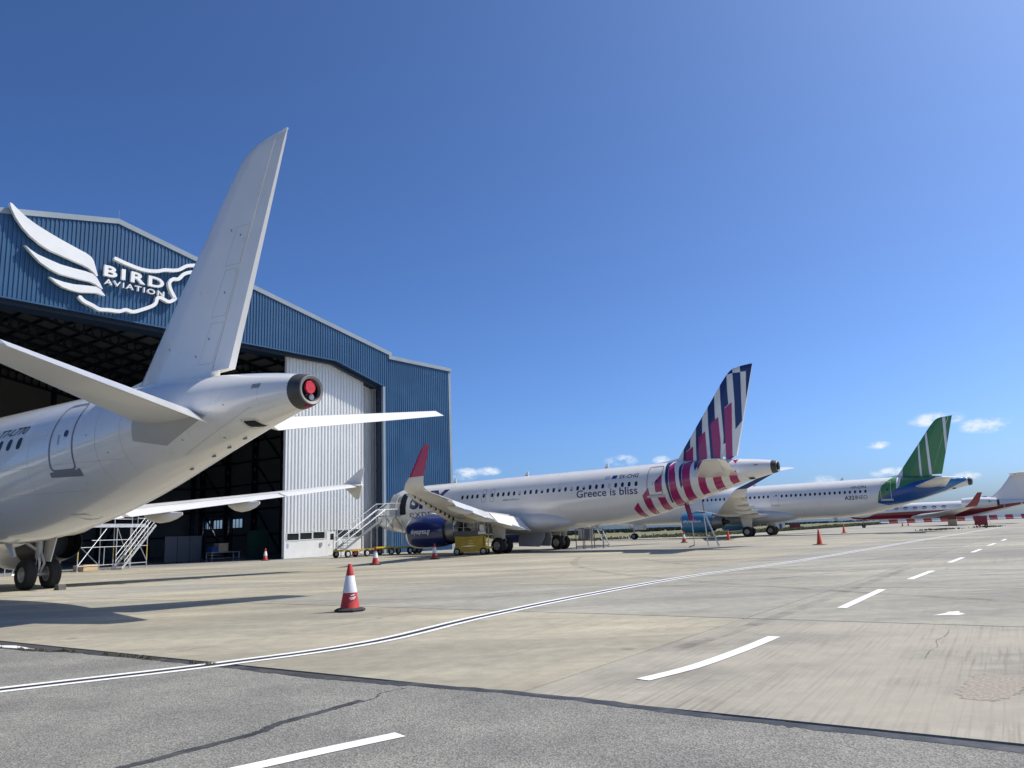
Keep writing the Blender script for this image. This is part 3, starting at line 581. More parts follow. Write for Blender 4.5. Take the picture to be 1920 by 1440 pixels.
def wing_part(name, st, side, cut0, cut1, m, parent, hinge=0.0, defl=0.0, shift=(0, 0), cant=None, camber=.015, n=12):
    """st: list of (y, x_le, chord, z, thickness); a flap turns by defl degrees about its hinge"""
    rings = []
    for i, (y, xl, c, z, t) in enumerate(st):
        ring = []
        for (u, w) in airfoil(t, n, cut0, cut1, camber):
            X, Z = u*c, w*c
            if defl:
                hx, hz = hinge*c, -.01*c; dx, dz = X-hx, Z-hz; a = -R(defl); X = hx + dx*math.cos(a) - dz*math.sin(a) + shift[0]*c; Z = hz + dx*math.sin(a) + dz*math.cos(a) + shift[1]*c
            f = cant[i] if cant else 0.0
            ring.append((xl + X, side*(y - Z*math.sin(R(f))), z + Z*math.cos(R(f))))
        rings.append(ring)
    return MB().loft(rings).build(name, m, parent, True, 40)
M_PAINT = mat('aircraft white paint', (0.82, 0.805, 0.76), 0.30, coat=1.0, var=0.05, vscale=0.9, bump=0.05, bscale=2.2); M_GREYP = mat('aircraft grey paint', (0.44, 0.44, 0.43), 0.35, coat=0.2, var=0.05, vscale=1.0)
M_LGREY = mat('light grey wing paint', (0.66, 0.655, 0.63), 0.35, coat=0.2, var=0.06, vscale=1.0)
M_SEAM = mat('panel seam', (0.58, 0.58, 0.565), 0.6); M_DKSEAM = mat('door outline', (0.20, 0.22, 0.25), 0.5); M_CABIN = mat('cabin window', (0.025, 0.032, 0.045), 0.12, spec=0.6); M_SHADE = mat('window blind', (0.55, 0.56, 0.56), 0.5); M_TYRE = mat('tyre rubber', (0.018, 0.018, 0.019), 0.75, bump=0.2, bscale=30, var=0.3, vscale=4)
M_RIM = mat('wheel rim', (0.42, 0.42, 0.41), 0.4, 0.3); M_STRUT = mat('landing gear grey', (0.40, 0.42, 0.43), 0.35, 0.2, var=0.1, vscale=5); M_CHROME = mat('oleo chrome', (0.6, 0.6, 0.6), 0.15, 1.0); M_DARKMET = mat('exhaust metal', (0.060, 0.060, 0.064), 0.45, 0.6, var=0.3, vscale=3); M_BLACK = mat('dark interior', (0.012, 0.012, 0.014), 0.8)
M_LIP = mat('polished inlet lip', (0.68, 0.69, 0.70), 0.22, 0.9); M_NOZ = mat('nozzle titanium', (0.28, 0.27, 0.26), 0.4, 0.7, var=0.15, vscale=2); M_NAVYP = mat('navy livery paint', (0.012, 0.022, 0.115), 0.25, coat=0.5); M_MAG = mat('magenta livery paint', (0.38, 0.020, 0.125), 0.25, coat=0.5); M_REDCOVER = mat('red fabric cover', (0.55, 0.02, 0.05), 0.75, bump=0.4, bscale=12)
M_LETTER = mat('lettering paint', (0.02, 0.024, 0.04), 0.4); M_WLET = mat('white lettering paint', (0.8, 0.8, 0.8), 0.4)
FUS = [(0,3.30,3.30,0.0),(.12,3.58,3.02,.30),(.4,3.86,2.72,.58),(.9,4.17,2.45,.88),(1.6,4.52,2.20,1.18),(2.4,5.02,2.02,1.45),(3.2,5.45,1.90,1.66),(4.2,5.72,1.81,1.83),(5.4,5.83,1.75,1.93),(7,5.86,1.73,1.975),(12,5.86,1.73,1.975),(18,5.86,1.73,1.975),(24.0,5.86,1.73,1.975),(25.5,5.86,1.80,1.97),(27.0,5.86,1.98,1.945),(28.5,5.86,2.25,1.87),(30,5.86,2.59,1.74),(31.5,5.84,2.99,1.55),(33,5.80,3.43,1.30),(34.5,5.70,3.86,1.02),(35.6,5.59,4.16,.80),(36.6,5.46,4.40,.58),(37.3,5.33,4.55,.41),(37.5,5.27,4.60,.36)]

def wheel_pair(parent, x, y, r, w, gap, name='wheel', chock=False):
    for s in (-1, 1):
        yc = y + s*gap
        ty = MB(); k = w/2
        prof = [(r*.52,-k*.8),(r*.60,-k*.98),(r*.82,-k),(r*.94,-k*.82),(r*.985,-k*.55)]
        for g_ in (-.42,-.14,.14,.42): prof += [(r, k*(g_-.09)), (r*.975, k*(g_-.05)), (r*.975, k*(g_+.05)), (r, k*(g_+.09))]
        prof += [(r*.985,k*.55),(r*.94,k*.82),(r*.82,k),(r*.60,k*.98),(r*.52,k*.8)]
        t_ = ty.lathe(prof, (x, yc, r), 'y', 36, True).build('tyre', M_TYRE, parent, True, 30)
        ri = MB().lathe([(r*.56,-k*.78),(r*.50,-k*.80),(r*.46,-k*.45),(r*.30,-k*.38),(r*.2,-k*.62),(.02,-k*.64),(.02,k*.64),(r*.2,k*.62),(r*.30,k*.38),(r*.46,k*.45),(r*.50,k*.80),(r*.56,k*.78)], (x, yc, r), 'y', 28, True)
        for j in range(8):
            a = j*math.pi/4; ri.box((x + r*.385*math.cos(a)-.02, yc-k*.44, r + r*.385*math.sin(a)-.02), (x + r*.385*math.cos(a)+.02, yc+k*.44, r + r*.385*math.sin(a)+.02))
        ri.build('rim', M_RIM, t_, True, 30)
def make_airliner(cfg):
    K = cfg['plug']                                                             # metres added before and behind the wing
    def X(x): return x if x < 9 else (x + K[0] if x < 23 else x + K[0] + K[1])
    L = 37.57 + K[0] + K[1]; h = R(cfg['heading']); tx, ty = cfg['tail']
    root = empty('airliner', (tx + L*math.cos(h), ty + L*math.sin(h), 0), h + math.pi, cfg['label'], 'airliner')
    body = Body([(X(x), t, b, w) for x, t, b, w in FUS]); on = body.on; A = []                      # A: parts that stand on the sprung gear
    xs = [0, .03, .07, .12, .2, .3, .4, .55, .7, .9] + [1.2+.4*k for k in range(15)] + list(np.linspace(8, X(24), 14)) + [X(24.5)+.5*k for k in range(26)]
    fus = body.mesh([x for x in xs if x <= X(37.16)] + [X(37.18)]).build('fuselage', M_PAINT, root, True, 50); A.append(fus)
    P = lambda o: (A.append(o), o)[1]
    # auxiliary power unit exhaust
    zm, hh, ww = body.at(X(37.2)); e_ring = lambda x, k: [(x, ww*k*math.cos(a), zm + hh*k*math.sin(a)) for a in [2*math.pi*q/36 for q in range(36)]]
    P(MB().loft([e_ring(X(37.12), 1.03), e_ring(X(37.2), 1.015), e_ring(X(37.4), .92), e_ring(X(37.5), .84)], False, False).build('exhaust_ring', mat('burnt grey metal', (0.075, 0.073, 0.07), .5, .3, var=.25, vscale=4), root, True, 40))
    P(MB().loft([e_ring(X(37.495), .845), e_ring(X(37.52), .80), e_ring(X(37.50), .66), e_ring(X(37.42), .62)], False, False).build('exhaust_lip', mat('grey exhaust lip', (0.24, 0.23, 0.22), .5, .3), root, True, 40))
    P(MB().loft([e_ring(X(37.43), .63), e_ring(X(37.2), .60), e_ring(X(37.19), .05)], False, True).build('exhaust_duct', M_BLACK, root, True, 40))
    # fin and rudder
    rb = cfg.get('rud', 34.85); LE = pchip([5.4, 6.2, 7.04, 9.75, 11.3, 11.55, 11.72, 11.80], [30.15, 30.75, 31.38, 33.42, 34.62, 34.88, 35.2, 35.55]); HG = lambda z: 33.9 + (36.12-33.9)*(z-5.8)/5.95; TE = lambda z: rb + (36.52-rb)*(z-5.8)/6.05
    TK = lambda z: .27 + (.075-.27)*(z-5.5)/6.3
    def shp(u): return (max(u, 0)/.3)**.5 if u < .3 else 1 - (u-.3)/.7*.62
    def fin_y(x, z): u = (x-LE(z))/max(TE(z)-LE(z), .05); return TK(z)*shp(min(max(u, 0), 1))*(1 if z < 11.6 else max(.25, 1-(z-11.6)*2.5))
    def fin_on(x, z, side, off): x = min(max(x, LE(z)+.005), TE(z)-.002); return (X(x), side*(fin_y(x, z) + off), z)
    fin = []; rud = []
    for z in [5.35,5.7,6.0,6.6,7.2,8,8.8,9.6,10.4,11,11.3,11.45,11.6,11.7,11.78]:
        lx, hx, tx_ = LE(z), HG(z), TE(z); us = [0, .003, .012, .03, .06, .1, .15, .21, .28, .34, .38, .45, .6, .8, 1]
        a = [(lx + u*(hx-lx), fin_y(lx + u*(hx-lx), z)) for u in us]; fin.append([(X(p), q, z) for p, q in a] + [(X(p), -q, z) for p, q in reversed(a[1:])])
    for z in [5.83+.04*(k == 0)+k*.5 for k in range(12)] + [11.6, 11.78]:
        hx = HG(z)+.03; tx_ = TE(z); rud.append([(X(hx), fin_y(hx, z), z), (X(tx_), fin_y(tx_, z), z), (X(tx_), -fin_y(tx_, z), z), (X(hx), -fin_y(hx, z), z)])
    rud.append([(X(35.75), .02, 11.79), (X(36.53), .03, 11.86), (X(36.53), -.03, 11.86), (X(35.75), -.02, 11.79)])
    fcol = cfg.get('fin', M_PAINT); finob = P(MB().loft(fin).build('fin', fcol, root, True, 50)); rudob = P(MB().loft(rud).build('rudder', fcol, root, False))
    for z in (7.9, 9.9):  pass
    dors = [[(X(28.6)+.001*k, .01*math.cos(a), 5.84+.01*math.sin(a)) for k, a in enumerate([2*math.pi*q/10 for q in range(10)])]]
    for x, zt in ((29.3, 5.89), (29.9, 5.95), (30.4, 6.03), (30.9, 6.12)): dors.append([(X(x), .13*((x-28.3)/2.6)*math.cos(a), 5.7 + (zt-5.7)*max(0, math.sin(a)) + .05*min(0, math.sin(a))) for a in [2*math.pi*q/10 for q in range(10)]])
    P(MB().loft(dors).build('dorsal_fillet', M_PAINT, root, True, 60))
    if cfg.get('hinges'):
        for x, z in ((34.55,9.55),(34.9,9.35),(34.35,7.9),(33.8,6.75),(33.3,6.35),(32.2,6.7)): decal('fastener', [(x-.025,z-.03),(x+.025,z-.03),(x+.02,z+.03),(x-.03,z+.03)], fin_on, -1, .004, M_DKSEAM, finob)
        for z0, z1 in ((6.1, 7.15), (7.3, 8.5), (8.6, 9.6)):
            a = [(HG(z0)-.62, z0), (HG(z0)-.05, z0-.02), (HG(z1)-.05, z1-.02), (HG(z1)-.55, z1)]; c = [(p[0]+dx, p[1]+dz) for p, (dx, dz) in zip(a, ((.018,.018),(-.018,.018),(-.018,-.018),(.018,-.018)))]
            decal('access_panel', a+c, fin_on, -1, .003, M_SEAM, finob, .3, ring_faces(4))
    # tailplane with elevators
    for s in (-1, 1):
        st = [(.35,31.85,3.35,4.60,.11),(1.0,32.2,3.0,4.66,.11),(6.1,35.15,1.42,5.22,.10),(6.22,35.28,1.25,5.235,.05)]; st = [(y, X(x), c, z, t) for y, x, c, z, t in st]
        tp = P(wing_part('tailplane', st, s, 0, .722, cfg.get('tp', M_LGREY), root, camber=-.01)); st2 = [(1.05, *[(a+b)/2 if False else a for a, b in zip(st[1][1:], st[1][1:])]), st[2]]
        P(wing_part('elevator', st2, s, .738, 1, M_PAINT, root, .738, cfg.get('elev', 10), camber=-.01))
        pts = [(32.55,4.78),(32.5,4.12),(33.4,3.95),(34.85,4.55),(34.3,4.75)] if s < 0 else [(32.55,4.78),(32.5,4.12),(33.4,3.95),(34.85,4.55),(34.3,4.75)]
        if cfg.get('lines'): P(decal('tailplane_seal', [(X(x), z) for x, z in pts], on, s, .006, M_GREYP, root, .2))
    # wings
    W0 = [(.6,11.75,7.45,2.33,.13),(1.975,12.75,6.45,2.45,.15),(6.4,15.15,4.2,2.87,.12),(11.6,18.05,2.95,3.50,.115),(16.6,20.85,1.75,4.12,.11)]; W0 = [(y, X(x), c, z, t) for y, x, c, z, t in W0]
    def lerp(y):
        for a, b in zip(W0[:-1], W0[1:]):
            if a[0] <= y <= b[0]: t = (y-a[0])/(b[0]-a[0]); return tuple(p + (q-p)*t for p, q in zip(a, b))
    fl = cfg['flap']
    for s in (-1, 1):
        wg = P(wing_part('wing', W0, s, 0, .76, M_LGREY, root, n=16)); 
        for nm, a, b, d, sh in (('flap', 2.25, 6.25, fl, (.04, -.02)), ('flap', 6.5, 12.9, fl, (.04, -.02)), ('aileron', 13.05, 16.5, cfg.get('ail', 5), (0, 0))):
            st = [lerp(a), lerp((a+b)/2), lerp(b)]; sh = (sh[0]*min(1, fl/25), sh[1]*min(1, fl/25)); P(wing_part(nm, st, s, .765, 1, M_PAINT, root, .765, d, sh))
        if fl > 20:
            for a, b in ((2.9, 5.0), (6.7, 11.5), (11.7, 16.3)):                   # leading edge slats run out
                st = []
                for q in (a, b): y, x, c, z, t = lerp(q); st.append((y, x-.10*c, c, z-.055*c, t))
                P(wing_part('slat', st, s, 0, .16, M_LGREY, root, .0, 18))
            for k in range(9): y, x, c, z, t = lerp(7+k*1.05); P(MB().box((x-.03*c, s*(y-.04), z-.10*c), (x+.10*c, s*(y+.04), z-.01*c)).build('slat_track', M_DARKMET, root))
        for y in (4.4, 8.1, 11.4):                                                    # flap track fairings
            q, x, c, z, t = lerp(y); r_ = [];  drop = .30 if y < 11 else .24
            for u, w, d in ((.42,.02,.02),(.50,.13,.20),(.62,.19,.34),(.78,.21,.42),(.95,.18,.36),(1.10,.11,.24),(1.20,.02,.10)):
                zz = z - (.02+.05*(1-abs(u-.6)))*c*.5 - (fl/35)*max(0, u-.7)*c*.35; r_.append([(x+u*c, s*(y + w*math.cos(a)), zz - d*.5 + d*.62*math.sin(a)) for a in [2*math.pi*k/14 for k in range(14)]])
            P(MB().loft(r_).build('flap_track_fairing', M_LGREY, root, True, 60))
        if cfg['tip'] == 'fence':
            P(wing_part('wing_tip', [lerp(16.6), (17.0, X(21.1), 1.55, 4.17, .08)], s, 0, 1, M_LGREY, root))
            P(MB().prism([(20.95,4.2),(21.6,4.55),(22.35,5.0),(22.62,5.0),(22.4,4.35),(22.45,4.1),(22.25,3.5),(22.02,3.46),(21.5,3.9)], lambda u, w, d: (X(u), s*d, w), 17.0, 17.06).build('wingtip_fence', M_LGREY, root))
        else:
            st = [lerp(16.6),(16.95,X(21.05),1.7,4.17,.10),(17.25,X(21.3),1.62,4.27,.10),(17.47,X(21.6),1.5,4.5,.10),(17.58,X(22.05),1.2,4.85,.10)]
            P(wing_part('sharklet_base', st, s, 0, 1, M_LGREY, root, cant=[5,12,35,62,74])); P(wing_part('sharklet', [(17.582,X(22.06),1.195,4.86,.10),(17.95,X(23.5),.58,6.42,.09),(17.97,X(23.72),.38,6.58,.09)], s, 0, 1, cfg['sharklet'], root, cant=[74,77,77]))
    # wing box fairing under the belly
    bf = []
    for x, w, zt, zb in ((9.6,.4,2.2,1.78),(10.6,1.35,2.6,1.52),(12.2,1.95,3.0,1.40),(14.5,2.10,3.15,1.36),(18.0,2.12,3.15,1.36),(20.0,2.08,3.05,1.42),(21.3,1.85,2.85,1.55),(22.1,1.35,2.6,1.70),(22.6,.5,2.3,1.9)):
        bf.append([(X(x), w*math.copysign(abs(math.cos(a))**.7, math.cos(a)), (zt+zb)/2 + (zt-zb)/2*math.copysign(abs(math.sin(a))**.8, math.sin(a))) for a in [2*math.pi*k/36 for k in range(36)]])
    P(MB().loft(bf).build('belly_fairing', M_LGREY, root, True, 50))
    # engines
    for s in (-1, 1):
        yc, zc = s*5.75, 1.80; ex = X(10.68); ec = cfg['eng']
        if cfg['engtype'] == 'short':
            cw = MB().lathe([(1.02,.16),(1.10,.08),(1.155,.10),(1.20,.28),(1.235,.8),(1.24,1.5),(1.20,2.4),(1.12,3.1),(.98,3.75),(.965,3.74),(1.02,3.2),(1.04,2.2),(1.0,1.0)], (ex, yc, zc), 'x', 48, True)
            eng = P(cw.build('engine_cowl', ec, root, True, 40)); MB().lathe([(1.0,.30),(1.03,.14),(1.10,.035),(1.16,.055),(1.208,.26),(1.205,.27),(1.13,.14),(1.05,.2)], (ex, yc, zc), 'x', 48, True).build('inlet_lip', M_LIP, eng, True, 50)
            MB().lathe([(.03,3.0),(.80,3.0),(.82,3.6),(.76,4.3),(.60,4.9),(.52,4.92),(.50,4.6),(.03,4.6)], (ex, yc, zc), 'x', 40).build('core_nozzle', M_NOZ, eng, True, 30)
            MB().lathe([(.34,4.5),(.30,5.0),(.16,5.5),(.01,5.75)], (ex, yc, zc), 'x', 28).build('exhaust_plug', M_DARKMET, eng, True, 40)
            MB().lathe([(1.0,.95),(.25,.95),(.15,.6),(.01,.45)], (ex, yc, zc), 'x', 40).build('fan_face', M_BLACK, eng, True, 30); MB().lathe([(1.06,3.05),(.7,3.06)], (ex, yc, zc), 'x', 40).build('bypass_duct', M_BLACK, eng)
        else:
            cw = MB().lathe([(.95,.2),(1.0,.05),(1.06,.06),(1.13,.4),(1.16,1.0),(1.17,1.8),(1.12,2.5),(1.06,2.78),(1.0,2.78)], (ex+.2, yc, zc), 'x', 48, True); eng = P(cw.build('engine_cowl', ec, root, True, 40))
            MB().lathe([(1.05,2.785),(.96,3.5),(.83,4.3),(.70,5.0),(.67,5.0),(.75,4.2),(.6,4.0),(.02,3.95)], (ex+.2, yc, zc), 'x', 44).build('exhaust_nozzle', M_DARKMET, eng, True, 30)
            MB().lathe([(.98,.9),(.2,.8),(.01,.5)], (ex+.2, yc, zc), 'x', 40).build('fan_face', M_BLACK, eng, True, 30)
        q, wx, c, z, t = lerp(5.75); py = MB(); rg = []
        for x, zb, zt, w in ((ex+1.0, zc+1.15, zc+1.2, .05), (ex+1.8, zc+1.05, zc+1.42, .18), (wx-.1, zc+.75, z-.05, .2), (wx+1.2, zc+.55, z-.12, .2), (wx+2.6, z-.5, z-.2, .12), (wx+3.2, z-.28, z-.18, .03)):
            rg.append([(x, yc-w, zb), (x, yc+w, zb), (x, yc+w, zt), (x, yc-w, zt)])
        P(py.loft(rg).build('pylon', M_LGREY, root, True, 40))
        if s < 0 and cfg.get('engtext'):
            e_on = lambda u, w, sd, off: (u, yc - math.sqrt(max(.01, (1.24+off)**2-(w-zc)**2)), w); t_, m_, a, b, zz, ht = cfg['engtext']; lettering('engine_lettering', t_, ex+a, ex+b, zc+zz, ht, e_on, -1, .012, m_, eng, .012)
    # landing gear
    for s in (-1, 1):
        gx, gy = X(17.71), s*3.795; r = .58
        MB().tube([(gx, gy, r), (gx, gy, 1.25)], .095, 14).build('oleo', M_CHROME, root, True); MB().tube([(gx, gy, 1.2), (gx-.05, gy, 2.75)], .15, 16).build('main_strut', M_STRUT, root, True)
        MB().tube([(gx, gy-s*.6, r), (gx, gy+s*.6, r)], .09, 12).build('axle', M_STRUT, root, True); wheel_pair(root, gx, gy, r, .42, .465)
        MB().tube([(gx, gy, 1.45), (gx-.1, gy-s*1.5, 2.5)], .06, 10).build('side_stay', M_STRUT, root, True)
        tl = MB(); tl.bar((gx+.16, gy, 1.4), (gx+.42, gy, 1.0), .08, .04).bar((gx+.42, gy, 1.0), (gx+.1, gy, .62), .08, .04); tl.build('torque_link', M_STRUT, root)
        MB().prism([(gx-.55,1.1),(gx+.45,1.05),(gx+.75,2.55),(gx-.8,2.6)], lambda u, w, d: (u, gy+s*(.2+d+(w-1)*.1), w), 0, .04).build('gear_door', M_LGREY, root)
        MB().tube([(gx+.12, gy+.1, 2.6),(gx+.14, gy+.08, 1.3),(gx+.1, gy+.12, .8)], .02, 6).build('brake_hose', M_BLACK, root)
    MB().tube([(5.07, 0, .38), (5.03, 0, 1.95)], .09, 12).build('nose_strut', M_STRUT, root, True); wheel_pair(root, 5.07, 0, .38, .22, .25); MB().tube([(5.0, 0, 1.1), (4.2, 0, 1.95)], .05, 8).build('drag_stay', M_STRUT, root, True)
    for s in (-1, 1): MB().prism([(5.3,1.2),(6.6,1.2),(6.7,1.8),(5.2,1.8)], lambda u, w, d: (u, s*(.42+d), w), 0, .03).build('gear_door', M_PAINT, root)
    if cfg.get('bays'):
        for s in (-1, 1): MB().prism([(X(16.9),.42),(X(18.9),.36),(X(19.2),1.0),(X(19.15),1.55),(X(16.8),1.55),(X(16.75),.9)], lambda u, w, d: (u, s*(.35+d+(1.5-w)*.28), w), 0, .06).build('bay_door', M_GREYP, root)
    # windows, doors, cockpit
    zw = 4.45; skip = cfg.get('skip', [])
    wme = {sd: decal('cabin_window', rrect(14-.115, zw-.165, 14+.115, zw+.165, .105), on, sd, .006, None, root, .5) for sd in (-1, 1)}; first = set()
    for k in range(cfg['nwin']):
        x = cfg['wx0'] + k*.533; blind = cfg.get('blind') == k
        if any(a < x < b for a, b in skip): continue
        for s in (-1, 1):
            if abs(body.W(x)-1.975) > .001 or abs(body.B(x)-1.73) > .001 or blind: o = decal('cabin_window', rrect(x-.115, zw-.165, x+.115, zw+.165, .105), on, s, .006, M_SHADE if blind else M_CABIN, root, .5)
            else:
                if s not in first: first.add(s); o = wme[s]; o.data.materials.append(M_CABIN)
                else: o = bpy.data.objects.new('cabin_window', wme[s].data); COL.objects.link(o); o.parent = root
                o.location = (x-14, 0, 0)
            P(o)
    for k, x in cfg.get('half_blinds', ()): P(decal('window_blind', [(x-.10, zw+.15), (x-.10, zw+k), (x+.10, zw+k), (x+.10, zw+.15), (x+.06, zw+.165), (x-.06, zw+.165)], on, -1, .010, M_SHADE, root, .5))
    for (x0, x1, z0, z1, kind) in cfg['doors']:
        for s in (-1, 1):
            if kind == 'open' and s < 0: continue
            d = P(frame_decal('door', x0, z0, x1, z1, .16 if kind != 'exit' else .12, .045 if kind != 'exit' else .03, on, s, .012, cfg.get('doorcol', M_SEAM), root))
            if kind == 'exit': decal('exit_pane', rrect((x0+x1)/2-.11, zw-.16, (x0+x1)/2+.11, zw+.16, .1), on, s, .009, M_CABIN, d, .5)
            else:
                decal('door_pane', rrect((x0+x1)/2+.1, zw-.02, (x0+x1)/2+.26, zw+.16, .07), on, s, .014, M_CABIN, d, .5); decal('handle', rrect((x0+x1)/2-.12, zw-.2, (x0+x1)/2-.09, zw+.06, .012), on, s, .014, M_DKSEAM, d)
                decal('sill_plate', [(x0-.06, z0-.02), (x0-.06, z0-.14), (x1+.1, z0-.16), (x1+.1, z0+.05), (x1-.05, z0+.0), (x0+.12, z0-.0)], on, s, .013, M_DKSEAM if cfg.get('sill') else M_SEAM, d)
    for s in (-1, 1):
        for pts in ([(1.72,4.45),(2.5,4.95),(2.75,4.45),(1.95,4.1)],[(2.82,4.46),(2.62,4.98),(3.15,5.05),(3.4,4.5)],[(3.48,4.52),(3.25,5.0),(3.75,4.95),(3.95,4.6)]): P(decal('cockpit_pane', pts, on, s, .008, M_CABIN, root, .2))
    # aerials on the crown, drain mast under the belly
    for x in cfg.get('aerials', (9.5, 17.2, 24.6)): P(MB().prism([(X(x),5.84),(X(x)+.42,5.84),(X(x)+.40,6.2),(X(x)+.26,6.2)], lambda u, w, d: (u, d, w), -.02, .02).build('aerial', M_PAINT, root))
    P(MB().prism([(X(23.3),1.78),(X(23.75),1.8),(X(24.05),1.35),(X(23.9),1.33)], lambda u, w, d: (u, d, w), -.025, .025).build('drain_mast', M_LGREY, root))
    # rear details: intake, vents, panel lines
    P(decal('intake', rrect(X(35.72), 4.24, X(36.02), 4.36, .04), on, -1, .008, M_BLACK, root)); P(frame_decal('intake_frame', X(35.66), 4.2, X(36.08), 4.4, .05, .04, on, -1, .007, M_SEAM, root))
    for k in range(7): P(decal('vent_slot', [(X(36.17)+k*.035,5.06),(X(36.185)+k*.035,5.06),(X(36.20)+k*.035,5.17),(X(36.185)+k*.035,5.17)], on, -1, .006, M_BLACK, root))
    if cfg.get('lines'):
        for x, z0, z1 in ((22.9,2.0,5.8),(24.6,1.9,5.8),(26.3,2.2,5.8),(28.4,2.3,5.8),(31.2,3.05,5.2),(32.1,3.3,5.6),(34.15,3.9,4.4),(35.0,4.1,5.5),(36.35,4.4,5.45)):
            P(decal('panel_seam', [(X(x), z0), (X(x)+.012, z0), (X(x)+.012, z1), (X(x), z1)], on, -1, .003, M_SEAM, root, .25))
        for z, x0_, x1_ in ((3.02,20,30.2),(3.72,20,31.9),(5.12,20,32.3)): P(decal('panel_seam', [(X(x0_), z), (X(x1_), z), (X(x1_), z+.009), (X(x0_), z+.009)], on, -1, .003, M_SEAM, root, .25))
        a = [(33.6,3.72),(35.3,4.32),(36.1,4.62),(36.5,4.42),(35.6,4.2)]; 
        for p, q in zip(a[:3], a[1:4]): P(decal('panel_seam', [(X(p[0]),p[1]),(X(q[0]),q[1]),(X(q[0]),q[1]+.014),(X(p[0]),p[1]+.014)], on, -1, .003, M_SEAM, root, .25))
        P(frame_decal('access_hatch', X(28.72), 2.31, X(29.12), 2.47, .02, .03, on, -1, .005, M_SEAM, root))
        for x, z in ((31.6,3.9),(33.9,4.05),(34.6,4.6),(35.4,4.75),(30.9,4.4),(34.9,4.05)): P(decal('fastener', rrect(X(x)-.02, z-.015, X(x)+.02, z+.015, .01), on, -1, .005, M_DKSEAM, root))
        for x in (33.0, 33.9, 34.5, 35.1): P(MB().box((X(x), -.02, body.B(X(x))-.02), (X(x)+.12, .02, body.B(X(x))+.03)).build('drain', M_DKSEAM, root))
    return root, body, on, fin_on, finob, fus, P, A, X
def pitch_up(A, deg, x0=17.71):
    """the body sits a little nose-down on its gear"""
    mtx = Matrix.Translation((x0, 0, 0)) @ Matrix.Rotation(R(-deg), 4, 'Y') @ Matrix.Translation((-x0, 0, 0))
    for o in A: o.matrix_basis = mtx @ o.matrix_basis
# ------------------------------------------------------------------ the three airliners
# nearest: plain white, tail towards the camera
root, body, on, fin_on, finob, fus, P, A, X = make_airliner(dict(plug=(0, 0), heading=146.584, tail=(-4.592, 17.910), tip='fence', engtype='long', eng=M_LGREY, flap=7, ail=9, rud=34.55, hinges=True, lines=True, sill=True,
    wx0=27.83-40*.533, nwin=41, skip=[(4, 6.2), (14.2, 15.6)], doors=[(29.37, 30.36, 3.55, 5.38, 'door'), (4.6, 5.45, 3.4, 5.25, 'door'), (14.29, 14.72, 3.95, 4.95, 'exit'), (15.14, 15.57, 3.95, 4.95, 'exit')], doorcol=M_DKSEAM, elev=25, aerials=(9.5, 17.2),
    label='plain white airliner with a red cover in its tail exhaust'))
P(lettering('registration', 'T7-L770', 26.42, 28.0, 4.72, .22, on, -1, .006, M_LETTER, root, .012, .35))
cz, ch, cw_ = body.at(37.3); cv = MB().lathe([(.01,.0),(.12,.0),(.155,.02),(.16,.05),(.145,.075),(.10,.065),(.05,.08),(.01,.07)], (37.47, -.06, cz+.05), 'x', 9);P(MB().box((37.38, -.10, cz-.40), (37.46, .04, cz-.36)).build('cover_strap', M_REDCOVER, root)); P(cv.build('exhaust_cover', M_REDCOVER, root, True, 50))
P(MB().tube([(37.30, .02, cz-.17), (37.49, .02, cz-.165)], [.09, .075], 18).build('exhaust_pipe', M_NOZ, root, True))
# middle: striped tail
nose_door = (4.92, 5.75, 3.35, 5.22)
root2, body, on, fin_on, finob, fus, P, A2, X = make_airliner(dict(plug=(0, 0), heading=142.226, tail=(16.848, 50.497), tip='sharklet', engtype='short', eng=M_NAVYP, flap=32, ail=12, sharklet=M_MAG, bays=True, half_blinds=[(.02, 28.2-41*.533+.533*k) for k in (26, 29, 33)] + [(-.08, 28.2-41*.533+.533*k) for k in (22, 31)],
    wx0=28.2-41*.533, nwin=42, blind=37, skip=[(4, 6.1), (10.4, 11.9), (14.2, 15.6)], doors=[(29.0, 30.1, 3.58, 5.55, 'door'), (*nose_door, 'open'), (14.29, 14.70, 3.93, 4.95, 'exit'), (15.15, 15.56, 3.93, 4.95, 'exit')], doorcol=M_DKSEAM,
    engtext=('skyexpress.gr', M_WLET, .75, 2.75, -.12, .36), label='white airliner with navy and magenta striped tail and blue engines'))
FINS = {'navy': [[(30.13,6.5),(30.74,6.94),(30.61,5.9),(30.08,5.9)],[(31.16,7.41),(31.69,8.05),(31.65,6.67),(31.35,6.47),(31.25,5.86),(31.07,5.86)],[(32.16,8.57),(32.68,9.2),(32.62,7.45),(32.34,7.25),(32.31,5.77),(32.09,5.77)],[(33.13,9.69),(33.66,10.29),(33.64,8.4),(33.3,8.14),(33.29,5.69),(33.09,5.69)],[(34.12,10.83),(34.66,11.36),(34.64,9.34),(34.35,9.11),(34.25,6.8),(34.05,6.68),(34.12,7.22)],[(35.11,11.39),(35.65,11.37),(35.46,8.12),(34.97,7.6),(35.08,9.58)],[(36.04,11.39),(36.5,11.85),(35.86,9.4)],[(34.66,11.36),(34.8,11.6),(35.1,11.74),(35.11,11.39)],[(35.65,11.79),(36.5,11.86),(36.04,11.39),(35.66,11.39)]],
 'magenta': [[(31.34,6.43),(31.89,6.76),(31.85,5.8),(31.24,5.8)],[(32.34,7.33),(32.86,7.69),(32.86,6.03),(32.8,5.72),(32.27,5.72)],[(33.3,8.14),(33.86,8.57),(33.88,6.8),(33.74,5.65),(33.29,5.65)],[(34.34,9.07),(34.88,9.44),(34.82,8.72),(34.6,5.82),(34.14,5.62)]]}
